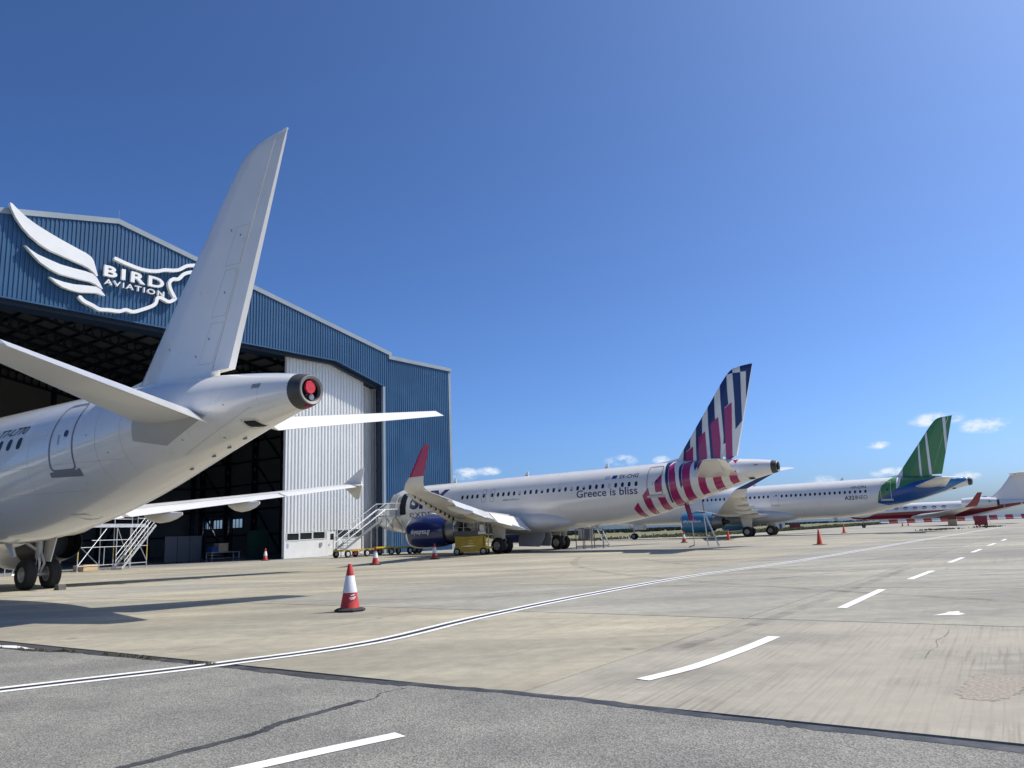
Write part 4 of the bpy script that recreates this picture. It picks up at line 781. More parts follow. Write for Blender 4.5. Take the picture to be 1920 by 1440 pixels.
FUSS = {'magenta': [[(28.17,3.18),(28.28,2.30),(28.3,2.21),(27.85,2.14),(27.81,2.28),(27.71,2.76)],[(29.1,4.11),(29.18,3.18),(29.15,2.40),(28.72,2.31),(28.69,2.47),(28.65,3.01),(28.61,3.6)],[(29.62,3.54),(30.16,3.52),(30.18,2.66),(29.7,2.53),(29.66,2.62),(29.69,3.11)],[(30.47,5.46),(30.71,5.82),(31.04,4.91),(31.12,3.85),(31.2,2.94),(30.62,2.77),(30.59,3.3),(30.62,4.07),(30.57,4.85)],[(31.44,5.59),(32.01,5.78),(32.05,4.84),(32.07,3.89),(32.11,3.18),(31.5,3.01),(31.54,3.82),(31.51,4.78)],[(32.44,5.61),(33.09,5.76),(32.92,5.27),(32.57,5.0)],[(32.62,5.0),(33.1,5.0),(33.06,4.2),(33.05,3.46),(32.57,3.32),(32.57,3.77)],[(33.56,4.6),(34.08,4.7),(34.11,3.78),(33.55,3.62)],[(34.58,4.87),(35.07,4.84),(35.11,4.04),(34.59,3.90)],[(34.74,5.57),(35.1,5.6),(35.03,5.3)],[(29.57,4.47),(30.04,4.98),(30.09,3.81),(29.59,3.76)]],
 'navy': [[(30.12,5.78),(30.48,5.84),(30.47,5.46),(30.56,4.65),(30.58,3.68),(30.55,3.06),(30.43,3.02),(30.46,3.6),(30.35,4.47),(30.29,5.16)],[(31.23,5.4),(31.38,5.8),(31.46,5.08),(31.52,4.11),(31.38,3.93),(31.31,4.7)],[(32.12,5.76),(32.4,5.74),(32.5,5.3),(32.38,5.01)]]}
for s in (-1, 1):
    for c, m in (('navy', M_NAVYP), ('magenta', M_MAG)):
        for k, q in enumerate(FINS[c]): decal('tail_stripe', q, fin_on, s, .012 if c == 'navy' else .017, m, finob, .12)
        for q in FUSS[c]: P(decal('fuselage_stripe', q, on, s, .005 if c == 'magenta' else .009, m, root2, .15))
P(lettering('slogan_lettering', 'Greece is bliss', 23.33, 28.3, 3.76, .52, on, -1, .006, mat('dark violet lettering', (0.035, 0.02, 0.13), .4), root2, .012))
P(lettering('registration', 'SX-CHG', 26.75, 28.3, 4.9, .27, on, -1, .006, M_LETTER, root2, .012, .1)); P(lettering('type_lettering', 'AIRBUS A320neo', 16.44, 18.07, 3.93, .13, on, -1, .006, M_LETTER, root2))
P(decal('flag', [(26.15,4.92),(26.55,4.92),(26.62,5.16),(26.22,5.16)], on, -1, .006, mat('flag blue', (.012,.03,.25), .4), root2)); P(decal('flag', [(25.55,4.92),(25.98,4.92),(26.05,5.16),(25.62,5.16)], on, -1, .006, mat('flag pale blue', (.30,.38,.52), .4), root2))
for k in range(4): P(decal('flag_stripe', [(25.56+k*.016,4.955+k*.052),(25.99+k*.016,4.955+k*.052),(26.0+k*.016,4.978+k*.052),(25.57+k*.016,4.978+k*.052)], on, -1, .008, M_WLET, root2))
P(lettering('airline_lettering', 'SKY', 6.2, 10.45, 3.87, 1.38, on, -1, .006, M_NAVYP, root2, .045)); P(lettering('airline_lettering', 'express', 6.15, 10.6, 3.1, .62, on, -1, .006, M_NAVYP, root2, -.006))
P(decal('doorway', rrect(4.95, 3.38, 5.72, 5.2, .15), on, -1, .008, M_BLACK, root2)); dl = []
for k in range(9): z = 3.4 + k*.225; yv = body.y(4.5, z)+.28; dl.append([(3.95, -yv-.05, z), (4.8, -yv-.12, z), (4.8, -yv-.02, z), (3.95, -yv+.05, z)])
P(MB().loft(dl).build('open_door', M_GREYP, root2, True, 40))
P(MB().bar((31.0, -.1, 2.98), (31.3, -.1, 1.78), .62, .06, up=(1, 0, 0)).build('open_hatch', mat('matt magenta panel', (0.22, 0.012, 0.06), 0.7, spec=0.2), root2))
pitch_up(A2, .27)
# farthest: green tail
M_GREEN = mat('green livery paint', (0.065, 0.225, 0.065), 0.3, coat=0.4); M_BLUE3 = mat('deep blue livery paint', (0.014, 0.085, 0.30), 0.3, coat=0.4); M_LBLUE = mat('sky blue livery paint', (0.05, 0.20, 0.42), 0.3, coat=0.4); M_TEAL = mat('light blue engine paint', (0.045, 0.19, 0.34), 0.3, coat=0.4)
root3, body, on, fin_on, finob, fus, P, A3, X = make_airliner(dict(plug=(4.27, 2.67), heading=142.822, tail=(46.728, 81.389), tip='sharklet', engtype='short', eng=M_TEAL, fin=M_GREEN, flap=4, ail=2, sharklet=M_NAVYP,
    wx0=34.53-52*.533, nwin=53, skip=[(4, 6.4), (13.2, 15.4), (23.95, 25.4)], doors=[(36.0, 37.04, 3.5, 5.4, 'door'), (24.19, 25.07, 3.47, 5.06, 'door'), (13.5, 14.3, 3.47, 5.06, 'door'), (4.7, 5.5, 3.4, 5.2, 'door')], doorcol=M_SEAM,
    engtext=('#flybamboo', M_WLET, .45, 2.7, .05, .30), label='white airliner with green and blue tail, behind the striped one'))
for s in (-1, 1):
    D = lambda nm, q, off, m: P(decal(nm, [(X(x), z) for x, z in q], on, s, off, m, root3, .16))
    D('tail_band', [(30.19,5.8),(29.73,5.44),(29.23,4.99),(28.92,4.25),(28.68,3.32),(30.25,4.36),(32.32,5.17),(34.2,5.5),(34.4,5.7),(33,5.795),(31,5.85)], .005, M_GREEN)
    D('tail_band', [(28.68,3.33),(30.25,4.36),(32.32,5.17),(34.2,5.5),(34.9,5.63),(35.16,4.45),(33.74,3.84),(32.01,3.34),(30.31,3.02),(28.67,3.14)], .006, M_BLUE3)
    D('tail_band', [(28.67,3.14),(30.31,3.02),(32.01,3.34),(33.74,3.84),(35.16,4.45),(34.9,5.63),(35.7,5.56),(36.5,5.46),(37.0,5.36),(37.1,5.05),(35.06,4.12),(32.78,3.44),(31.11,3.06),(29.6,2.86)], .005, M_LBLUE)
    for q in ([(33.75,10.17),(33.95,10.4),(33.96,5.84),(33.7,5.86)],[(32.93,9.1),(33.11,9.32),(33.0,5.7),(32.8,5.7)],[(35.6,11.72),(35.89,11.76),(35.72,8.86),(35.48,8.05)],[(30.75,6.25),(31.2,6.78),(31.08,5.7),(30.64,5.7)]): decal('tail_stripe', q, fin_on, s, .014, M_WLET, finob, .12)
    D('tail_stripe', [(30.64,5.8),(31.08,5.84),(30.98,5.0),(30.85,4.7),(30.62,4.55)], .009, M_WLET)
P(lettering('registration', 'VP-CFN', X(26.08), X(27.63), 4.79, .28, on, -1, .006, M_LETTER, root3, .012)); P(lettering('type_lettering', 'A321', X(25.38), X(26.62), 3.65, .40, on, -1, .006, M_LETTER, root3, .03)); P(lettering('type_lettering', 'NEO', X(26.66), X(27.74), 3.66, .38, on, -1, .006, M_LETTER, root3))

# ------------------------------------------------------------------ business jet with a red belly
M_JRED = mat('dark red livery paint', (0.22, 0.012, 0.025), 0.25, coat=0.5); M_JWH = mat('jet white paint', (0.78, 0.775, 0.75), 0.25, coat=0.5)
def make_jet():
    h = R(148.4); root = empty('business_jet', (57.46, 140.54, 0), h + math.pi, 'white business jet with dark red belly stripe and winglets', 'business jet')
    b = Body([(0,2.15,2.15,0),(.12,2.32,1.98,.17),(.3,2.45,1.88,.3),(1,2.75,1.6,.6),(2,3.12,1.4,.85),(2.7,3.5,1.32,.98),(3.4,3.7,1.28,1.07),(4.5,3.84,1.25,1.17),(6,3.88,1.25,1.2),(18,3.88,1.25,1.2),(20,3.88,1.4,1.17),(23,3.86,1.95,1.0),(26,3.72,2.6,.7),(28.5,3.55,3.1,.3),(29.3,3.42,3.3,.06)])
    b.mesh([0,.04,.12,.3,.6] + [1+.45*k for k in range(11)] + list(np.linspace(6.5, 18, 8)) + [18.6+.6*k for k in range(18)] + [29.3], 48).build('fuselage', M_JWH, root, True, 50)
    for s in (-1, 1):
        decal('belly_stripe', [(.25,2.0),(1.5,1.9),(3,1.72),(4.0,1.85),(4.8,2.2),(5.6,2.35),(8,2.42),(16,2.56),(20,2.72),(24,3.05),(28.8,3.42),(28.8,3.36),(24,2.5),(21,1.9),(18.5,1.4),(17.5,1.27),(16,1.26),(8,1.26),(5,1.27),(3.5,1.29),(2,1.42),(1,1.63),(.3,1.9)], b.on, s, .006, M_JRED, root, .3)
        for k in range(8): x = 5.6 + k*1.42; d = decal('cabin_window', [(x+.33*math.cos(a), 3.02+.24*math.sin(a)) for a in [2*math.pi*q/16 for q in range(16)]], b.on, s, .008, M_CABIN, root, .5); decal('blind', [(x+.26*math.cos(a), 2.97+.13*math.sin(a)) for a in [2*math.pi*q/12 for q in range(12)]], b.on, s, .011, M_SHADE, d, .5)
        for q in ([(1.75,3.0),(2.3,3.28),(2.5,2.95),(1.95,2.72)],[(2.58,2.95),(2.42,3.3),(2.95,3.4),(3.1,3.0)]): decal('cockpit_pane', q, b.on, s, .008, M_CABIN, root, .3)
        W = [(.5,10.2,6.6,1.55,.12),(1.2,10.9,6.0,1.62,.12),(5.4,14.4,3.6,2.0,.1),(13.4,19.0,1.5,2.72,.09)]
        wing_part('wing', W, s, 0, 1, M_LGREY, root); wing_part('winglet', [(13.4,19.0,1.5,2.72,.09),(13.75,19.3,1.4,2.9,.09),(14.0,19.8,1.15,3.3,.09),(14.45,20.95,.6,4.75,.09)], s, 0, 1, M_JRED if s < 0 else M_LGREY, root, cant=[8,40,72,76])
        wing_part('tailplane', [(.1,25.2,2.8,7.75,.1),(5.3,28.6,1.1,7.75,.09)], s, 0, 1, M_LGREY, root)
        n = MB().lathe([(.62,.2),(.70,.02),(.76,.06),(.86,.9),(.88,2.0),(.82,3.4),(.66,4.9),(.60,4.9),(.7,3.6)], (18.2, s*2.2, 3.4), 'x', 36, True).build('engine_cowl', M_JWH, root, True, 40)
        MB().lathe([(.66,.6),(.2,.55),(.01,.35)], (18.2, s*2.2, 3.4), 'x', 28).build('fan_face', M_BLACK, n, True); MB().lathe([(.58,4.6),(.5,5.25),(.02,5.25)], (18.2, s*2.2, 3.4), 'x', 28).build('nozzle', M_DARKMET, n, True, 30)
        MB().loft([[(19.0,s*.9,3.3),(19.0,s*1.6,3.4),(19.0,s*1.6,3.5),(19.0,s*.9,3.5)],[(22.4,s*.7,3.3),(22.4,s*1.6,3.4),(22.4,s*1.6,3.5),(22.4,s*.7,3.5)]]).build('pylon', M_JWH, root)
        e_on = lambda u, w, sd, off: (u, -2.2 - math.sqrt(max(.01, (.87+off)**2-(w-3.4)**2)), w)
        if s < 0: lettering('registration', 'M-', 20.0, 20.75, 3.42, .34, e_on, -1, .02, M_LETTER, n, .012); lettering('registration', 'L', 22.05, 22.4, 3.42, .34, e_on, -1, .04, M_LETTER, n, .012)
        MB().tube([(16.4, s*2.1, .5), (16.3, s*2.1, 1.7)], .12, 12).build('main_strut', M_STRUT, root, True); wheel_pair(root, 16.4, s*2.1, .45, .3, .3)
        MB().prism([(15.9,.9),(16.9,.9),(17.1,1.6),(15.7,1.6)], lambda u, w, d: (u, s*(2.55+d), w), 0, .03).build('gear_door', M_JRED, root)
    f = []
    for z, x0, x1, t in ((3.6,20.8,27.4,.24),(3.95,21.8,27.5,.22),(4.5,22.7,27.7,.2),(5.6,23.9,28.0,.16),(7.0,25.0,28.5,.12),(7.6,25.4,28.8,.10),(7.78,25.9,28.9,.05)): a = [(x0, 0), (x0+.1*(x1-x0), t*.7), (x0+.35*(x1-x0), t), (x1, .03)]; f.append([(x, y, z) for x, y in a] + [(x, -y, z) for x, y in reversed(a[1:])])
    MB().loft(f).build('fin', M_JWH, root, True, 50)
    MB().lathe([(.05,-.9),(.22,-.5),(.26,.4),(.12,1.4),(.02,1.8)], (26.9, 0, 7.8), 'x', 20).build('tail_bullet', M_JWH, root, True, 50)
    MB().tube([(2.9, 0, .34), (2.9, 0, 1.4)], .07, 10).build('nose_strut', M_STRUT, root, True); wheel_pair(root, 2.9, 0, .30, .18, .19)
    return root
make_jet()
# ------------------------------------------------------------------ ground equipment and small things
M_CRED = mat('cone red', (0.50, 0.035, 0.03), 0.55, var=0.2, vscale=6); M_CWH = mat('cone white sleeve', (0.74, 0.74, 0.75), 0.45, var=0.12, vscale=9); M_CORG = mat('cone orange', (0.60, 0.075, 0.022), 0.55, var=0.15, vscale=6); M_RUB = mat('black rubber', (0.022, 0.022, 0.023), 0.8, var=0.3, vscale=8)
M_YEL = mat('yellow machine paint', (0.52, 0.36, 0.035), 0.45, var=0.2, vscale=3); M_YEL2 = mat('bright yellow paint', (0.68, 0.50, 0.04), 0.45, var=0.1, vscale=3); M_DGREY = mat('dark grey machine paint', (0.10, 0.10, 0.105), 0.6, var=0.2, vscale=3); M_ALU = mat('aluminium tube', (0.62, 0.63, 0.63), 0.38, 0.55, var=0.12, vscale=6)
M_WOOD = mat('plywood', (0.50, 0.36, 0.20), 0.7, var=0.2, vscale=3); M_RCART = mat('dark red cart paint', (0.22, 0.02, 0.035), 0.5, var=0.2, vscale=2); M_BRED = mat('red plastic barrier', (0.33, 0.03, 0.035), 0.5, var=0.2, vscale=1); M_BWH = mat('white plastic barrier', (0.66, 0.66, 0.65), 0.5, var=0.1, vscale=1)
M_GREENC = mat('green cabinet paint', (0.014, 0.055, 0.038), 0.5); M_BLUEC = mat('blue plastic', (0.02, 0.06, 0.2), 0.5); M_CONCW = mat('hut render', (0.42, 0.39, 0.34), 0.9, var=0.15, vscale=1.5)
def oct_(r, z, n=8, rot=math.pi/8): return [(r*math.cos(2*math.pi*k/n+rot), r*math.sin(2*math.pi*k/n+rot), z) for k in range(n)]
def make_cone(kind):
    c = empty('traffic_cone', group='traffic cones on the apron')
    if kind == 'rw':
        MB().loft([oct_(.33,.0), oct_(.335,.035), oct_(.30,.06), oct_(.22,.075)]).build('base', M_RUB, c)
        MB().lathe([(.215,.06),(.20,.09),(.148,.38)], (0,0,0), 'z', 28).build('body', M_CRED, c, True, 40); MB().lathe([(.150,.385),(.153,.39),(.092,.735),(.088,.74)], (0,0,0), 'z', 28).build('reflective_sleeve', M_CWH, c, True, 40)
        MB().lathe([(.086,.745),(.042,.975),(.034,.985),(.02,.975)], (0,0,0), 'z', 28).build('tip', M_CRED, c, True, 40)
        rr = lambda z: .215 - (z-.06)*.205
        for z, a0, a1 in ((.34, -1.25, -.75), (.29, -1.45, -.6), (.26, -1.3, -.8)):
            n = 8; vs = []
            for k in range(n+1): a = a0 + (a1-a0)*k/n; vs += [((rr(z)+.003)*math.cos(a), (rr(z)+.003)*math.sin(a), z+.02*k/n), ((rr(z-.022)+.003)*math.cos(a), (rr(z-.022)+.003)*math.sin(a), z-.022+.02*k/n)]
            me = bpy.data.meshes.new('marking'); me.from_pydata(vs, [], [(2*k, 2*k+1, 2*k+3, 2*k+2) for k in range(n)]); link('marking', me, M_CWH, c)
    else:
        MB().loft([[(x*.36, y*.36, 0) for x, y in ((-1,-1),(1,-1),(1,1),(-1,1))], [(x*.36, y*.36, .03) for x, y in ((-1,-1),(1,-1),(1,1),(-1,1))], [(x*.2, y*.2, .05) for x, y in ((-1,-1),(1,-1),(1,1),(-1,1))]]).build('base', mat('worn orange base', (.25,.05,.03), .7), c)
        MB().lathe([(.20,.04),(.17,.10),(.045,.96),(.03,.985),(.015,.98)], (0,0,0), 'z', 24).build('body', M_CORG, c, True, 40)
    return c
cone_rw = make_cone('rw'); cone_or = make_cone('or')
CONES = [('rw', (-3.64,17.42), 0, 1, 'large red and white cone standing alone in the foreground, nearest the camera'), ('rw', (-7.99,45.07), 40, 1, 'red and white cone in front of the wheeled stairs'), ('rw', (-5.38,51.81), 15, 1, 'red and white cone in front of the blue engine'), ('rw', (-20.3,64.6), 0, .98, 'red and white cone at the edge of the open hangar doorway'), ('rw', (15.21,73.65), 60, 1, 'red and white cone below the far airliner light blue engine'),
 ('or', (19.43,51.96), 52, 1, 'plain orange cone standing alone in front of the green tailed airliner'), ('or', (20.15,77.02), 20, 1, 'plain orange cone beside the light blue engine and main wheels'), ('or', (37.95,93.53), 70, 1, 'small orange cone under the tail of the green tailed airliner'), ('or', (61.5,107.0), 10, 1, 'orange cone just left of the dark red cart'), ('or', (77.0,135.0), 10, 1, 'distant orange cone behind the dark red cart'), ('or', (71.5,147.0), 30, .8, 'distant orange cone under the business jet wing'), ('or', (69.0,144.0), 30, .8, 'distant orange cone left of the business jet main wheels')]
used = set()
for kind, (x, y), rz, sc, lab in CONES:
    src = cone_rw if kind == 'rw' else cone_or
    o = src if kind not in used else copy_tree(src)
    used.add(kind); o.location = (x, y, .002); o.rotation_euler = (0, 0, R(rz)); o.scale = (sc, sc, sc); tag(o, lab, 'traffic cone', 'traffic cones on the apron')
# wheel chock beside the nearest airliner
ck = MB().prism([(-.17,0),(.17,0),(.13,.16),(.09,.2),(-.11,.2)], lambda u, w, d: (u, d, w), -.14, .14).build('wheel_chock', mat('worn rubber block', (.10,.10,.095), .9, var=.3, vscale=10)); ck.location = (-17.45, 30.75, .005); ck.rotation_euler = (0, 0, R(-30)); tag(ck, 'grey rubber chock against the white airliner main wheel', 'wheel chock')

def rail(mb, pts, r=.022, n=6): mb.tube(pts, r, n); return mb
# maintenance dock under the near airliner's wing
dk = empty('work_platform', (-28.7, 52.3, 0), R(77), 'aluminium scaffold work platform with stairs in front of the open hangar', 'scaffold')
for x in (.05, 3.55, 4.9, 6.7):
    for y in (0, 1.35):
        MB().tube([(x, y, .02), (x, y, 3.0 if x < 3 else 4.0 if y > 1 or x > 5 else 3.0)], .035, 8).build('leg', M_ALU, dk, True)
        if x != 3.55:
            for k in range(3): MB().lathe([(.038,0),(.038,.22)], (x, y, .75+k*.33), 'z', 8).build('warning_band', M_YEL2, dk)
        MB().lathe([(.07,0),(.05,.05),(.045,.3)], (x, y, 0), 'z', 10).build('foot', M_GALV, dk)
MB().box((.5, -.05, 2.90), (6.4, 1.4, 3.02)).build('deck', M_GALV, dk); MB().box((.5, -.08, 2.86), (6.4, -.055, 3.10)).build('toe_board', M_ALU, dk)
for p, q in (((.05,0,.35),(6.7,0,.35)),((.05,0,1.55),(6.7,0,1.55)),((.05,1.35,1.55),(6.7,1.35,1.55)),((1.2,0,2.0),(5.2,0,2.0)),((.1,0,.4),(2.6,0,2.85)),((5.0,0,2.8),(6.7,0,.5)),((4.9,0,.4),(3.6,0,2.8)),((.1,1.35,2.8),(3.4,1.35,.4)),((2.4,0,.35),(2.4,0,1.55)),((.05,0,1.55),(.05,1.35,1.55)),((6.7,0,3.5),(6.7,1.35,3.5)),((6.7,0,4.0),(6.7,1.35,4.0)),((2.2,1.35,3.5),(6.7,1.35,3.5)),((2.2,1.35,4.0),(6.7,1.35,4.0)),((2.2,1.35,3.0),(2.2,1.35,4.0)),((5.6,0,3.5),(6.7,0,3.5)),((5.6,0,4.0),(6.7,0,4.0)),((5.6,0,3.0),(5.6,0,4.0))): MB().tube([p, q], .026, 6).build('brace', M_ALU, dk)
for y in (-.35, -1.05):
    MB().bar((2.9, y, .05), (6.2, y, 2.98), .05, .14).build('stringer', M_ALU, dk); MB().tube([(3.1, y, .95), (6.3, y, 3.85)], .022, 6).build('handrail', M_ALU, dk); MB().tube([(3.1, y, .55), (6.3, y, 3.45)], .018, 6).build('handrail', M_ALU, dk)
    for k in range(4): x = 3.15+k*.95; z = .25+(x-3.15)*.888; MB().tube([(x, y, z), (x, y, z+.72)], .018, 6).build('baluster', M_ALU, dk)
for k in range(12): x = 3.05+k*.265; z = .2+k*.2355; MB().box((x-.1, -1.02, z), (x+.12, -.38, z+.03)).build('tread', M_GALV, dk)
pb = MB().box((.3, .15, .02), (1.6, .95, .42)).build('plywood_box', M_WOOD); pb.location = (-28.5, 52.6, 0); pb.rotation_euler = (0, 0, R(77)); tag(pb, 'plywood box lying under the aluminium scaffold platform', 'box')
# small ladder frame just left of it, behind the wheels
lf = empty('step_stand', (-31.2, 49.6, 0), R(60), 'low aluminium step stand behind the white airliner main wheels', 'step stand')
for k in range(5): MB().tube([(k*.32, 0, .05), (k*.32+.25, 0, .95)], .03, 6).build('rung', M_ALU, lf)
MB().tube([(0, 0, .05), (1.9, 0, .05)], .03, 6).build('rail', M_ALU, lf); MB().tube([(.2, 0, 1.0), (2.1, 0, 1.0)], .03, 6).build('rail', M_ALU, lf)
for x in (0, 2.0): MB().tube([(x, .8, 0), (x, .8, 1.9)], .035, 8).build('post', M_ALU, lf)
# wheeled stairs at the striped airliner's open nose door
st = empty('passenger_stairs', (-14.35, 63.75, 0), R(55), 'grey wheeled stairs on a yellow chassis at the open nose door', 'airstairs')
MB().box((.1, -.6, .50), (3.1, .6, .62)).build('chassis', M_YEL, st); MB().box((4.9, -.6, .50), (8.3, .6, .64)).build('chassis', M_YEL, st); MB().box((3.1, -.05, .52), (4.9, .05, .62)).build('drawbar', M_YEL, st)
for x in (.5, 2.6, 5.4, 7.7):
    for y in (-.68, .68):
        w = MB().lathe([(.16,-.07),(.27,-.09),(.30,-.05),(.30,.05),(.27,.09),(.16,.07)], (x, y, .30), 'y', 22, True).build('tyre', M_TYRE, st, True, 30); MB().lathe([(.17,-.06),(.05,-.075),(.05,.075),(.17,.06)], (x, y, .30), 'y', 16, True).build('rim', mat('white wheel rim', (.7,.7,.68), .5), w, True, 30)
cb = MB(); cb.bar((1.0,-.62,.22),(2.1,-.62,.5),.05).bar((1.0,-.62,.5),(2.1,-.62,.22),.05); cb.build('cross_brace', M_RCART, st)
MB().tube([(-.15,-.62,0),(-.15,-.62,1.1)], .03, 8).build('bumper_post', M_DGREY, st)
for y in (-.55, .55):
    MB().bar((.2, y, .6), (5.0, y, 3.28), .05, .18).build('stringer', M_GALV, st); MB().tube([(.1, y, .65), (.1, y, 1.35), (.35, y, 1.7), (4.9, y, 4.3), (7.4, y, 4.35)], .028, 8).build('handrail', M_GALV, st); MB().tube([(.25, y, 1.2), (4.9, y, 3.8), (7.4, y, 3.85)], .022, 6).build('handrail', M_GALV, st)
    for k in range(6): x = .6+k*.85; z = .82+(x-.6)*.558; MB().tube([(x, y, z), (x, y, z+1.0)], .022, 6).build('baluster', M_GALV, st)
    for x in (5.0, 5.8, 6.6, 7.4): MB().tube([(x, y, 3.3), (x, y, 4.35)], .024, 6).build('baluster', M_GALV, st)
    for p, q in (((5.0,y,.6),(5.0,y,3.25)),((6.9,y,.6),(6.9,y,3.25)),((5.0,y,2.3),(5.9,y,3.25)),((6.9,y,2.3),(6.0,y,3.25)),((3.2,y,.6),(3.2,y,2.2))): MB().tube([p, q], .05, 8).build('support', M_GALV, st)
for k in range(13): x = .45+k*.365; z = .72+k*.204; MB().box((x-.12, -.52, z), (x+.14, .52, z+.03)).build('tread', M_GALV, st)
MB().box((4.8, -.6, 3.22), (7.5, .6, 3.30)).build('platform', M_GALV, st); MB().box((3.2, -.95, .62), (5.2, -.8, .74)).build('guard_bar', M_YEL2, st)
for x in (3.25, 5.1): MB().tube([(x, -.88, 0), (x, -.88, .62)], .025, 6).build('guard_leg', M_YEL2, st)
# scissor lift
sl = empty('scissor_lift', (-3.35, 58.6, 0), R(-10), 'yellow scissor lift parked beside the blue engine', 'scissor lift')
MB().box((-1.2, -.55, .22), (1.05, .55, .62)).build('chassis', M_YEL, sl); MB().box((1.06, -.5, .42), (1.42, .5, .56)).build('step', M_YEL2, sl)
for x in (-1.0, .95):
    for y in (-.5, .5):
        w = MB().lathe([(.15,-.07),(.24,-.085),(.265,-.04),(.265,.04),(.24,.085),(.15,.07)], (x, y, .265), 'y', 22, True).build('tyre', M_TYRE, sl, True, 30); MB().lathe([(.15,-.07),(.03,-.09),(.03,.09),(.15,.07)], (x, y, .265), 'y', 16, True).build('rim', M_RIM, w, True)
for k in range(4):
    for y in (-.48, .40):
        for a, b in ((-1.15, .95), (.95, -1.15)): MB().bar((a, y+(.04 if a > 0 else 0), .68+k*.17), (b, y+(.04 if a > 0 else 0), .80+k*.17), .04, .13).build('scissor_arm', M_YEL, sl)
MB().box((-1.25, -.58, 1.38), (1.15, .58, 1.46)).build('platform_deck', M_DGREY, sl); MB().box((-1.25, -.60, 1.46), (1.15, -.57, 1.72)).build('toe_board', M_DGREY, sl)
for x in (-1.22, -.45, .3, 1.12):
    for y in (-.57, .57): MB().tube([(x, y, 1.46), (x, y, 2.5)], .022, 6).build('rail_post', M_GALV, sl)
for z in (1.98, 2.5):
    for y in (-.57, .57): MB().tube([(-1.22, y, z), (1.12, y, z)], .022, 6).build('guard_rail', M_GALV, sl)
    for x in (-1.22, 1.12): MB().tube([(x, -.57, z), (x, .57, z)], .022, 6).build('guard_rail', M_GALV, sl)
MB().box((.75, -.66, 1.70), (1.05, -.60, 2.15)).build('control_box', M_BWH, sl); MB().box((.62, -.64, 1.46), (1.18, -.60, 1.66)).build('name_plate', M_BWH, sl); MB().tube([(-.2, -.57, 2.58), (.55, -.57, 2.58)], .07, 10).build('padding', M_YEL2, sl, True); MB().tube([(.75, -.57, 2.56), (1.2, -.57, 2.56)], .09, 10).build('padding', M_BWH, sl, True); MB().tube([(-1.2, -.5, 2.2), (-1.05, -.5, 2.6)], .09, 8).build('padding', M_BWH, sl, True)
for x in (1.10, 1.34): MB().bar((x, -.5, .56), (x, -.5, 1.35), .09, .05).build('ladder_rail', M_YEL2, sl)
for z in (.7, .95, 1.2): MB().bar((1.1, -.5, z), (1.34, -.5, z), .04).build('ladder_rung', M_YEL2, sl)
# low work stand with a ladder, under the striped airliner
ws = empty('work_stand', (5.25, 63.2, 0), R(38), 'dark metal work stand with a short ladder beside the main wheels', 'work stand')
for x, y in ((0,0),(.75,0),(0,1.0),(.75,1.0),(2.0,1.0),(2.0,0)): MB().tube([(x, y, 0), (x, y, 1.6)], .035, 8).build('leg', M_DGREY, ws)
MB().box((-.05, -.05, 1.55), (2.1, 1.05, 1.62)).build('deck', M_DGREY, ws); MB().box((0, -.03, .18), (2.6, .03, .26)).build('base_rail', M_DGREY, ws); MB().box((0, .97, .18), (2.6, 1.03, .26)).build('base_rail', M_DGREY, ws)
for y in (.2, .75): MB().bar((2.05, y, 1.62), (3.0, y, .05), .05, .08).build('ladder_rail', M_ALU, ws)
for k in range(6): t = (k+.5)/6; MB().bar((2.05+.95*t, .2, 1.62-1.57*t), (2.05+.95*t, .75, 1.62-1.57*t), .05, .03).build('rung', M_ALU, ws)
# tall step ladder under the striped tail
tl = empty('step_ladder', (13.35, 57.45, 0), R(-12), 'tall grey step ladder under the striped airliner tail', 'step ladder')
for y in (-.3, .3):
    MB().tube([(-.75, y, .1), (-.82, y, 2.35), (-.9, y, 3.3)], .03, 8).build('support_post', M_GALV, tl); MB().bar((.95, y, 0), (.1, y, 2.45), .05, .09).build('ladder_rail', M_ALU, tl); MB().tube([(.1, y, 2.4), (.02, y, 3.4)], .024, 6).build('handrail', M_DGREY, tl); MB().tube([(.2, y, .05), (.05, y, 2.4)], .03, 8).build('support_post', M_ALU, tl)
    MB().tube([(-.75, y, .75), (.75, y, .7)], .03, 6).build('tie', M_DGREY, tl)
for k in range(9): t = (k+.5)/9; MB().box((.95-.85*t-.1, -.3, 2.45*t), (.95-.85*t+.08, .3, 2.45*t+.03)).build('tread', M_GALV, tl)
MB().box((-.9, -.33, 2.36), (.15, .33, 2.42)).build('platform', M_DGREY, tl); MB().tube([(-.75, -.3, .15), (-1.15, -.3, 0)], .03, 6).build('outrigger', M_DGREY, tl); MB().tube([(-.75, .3, .15), (-1.15, .3, 0)], .03, 6).build('outrigger', M_DGREY, tl)
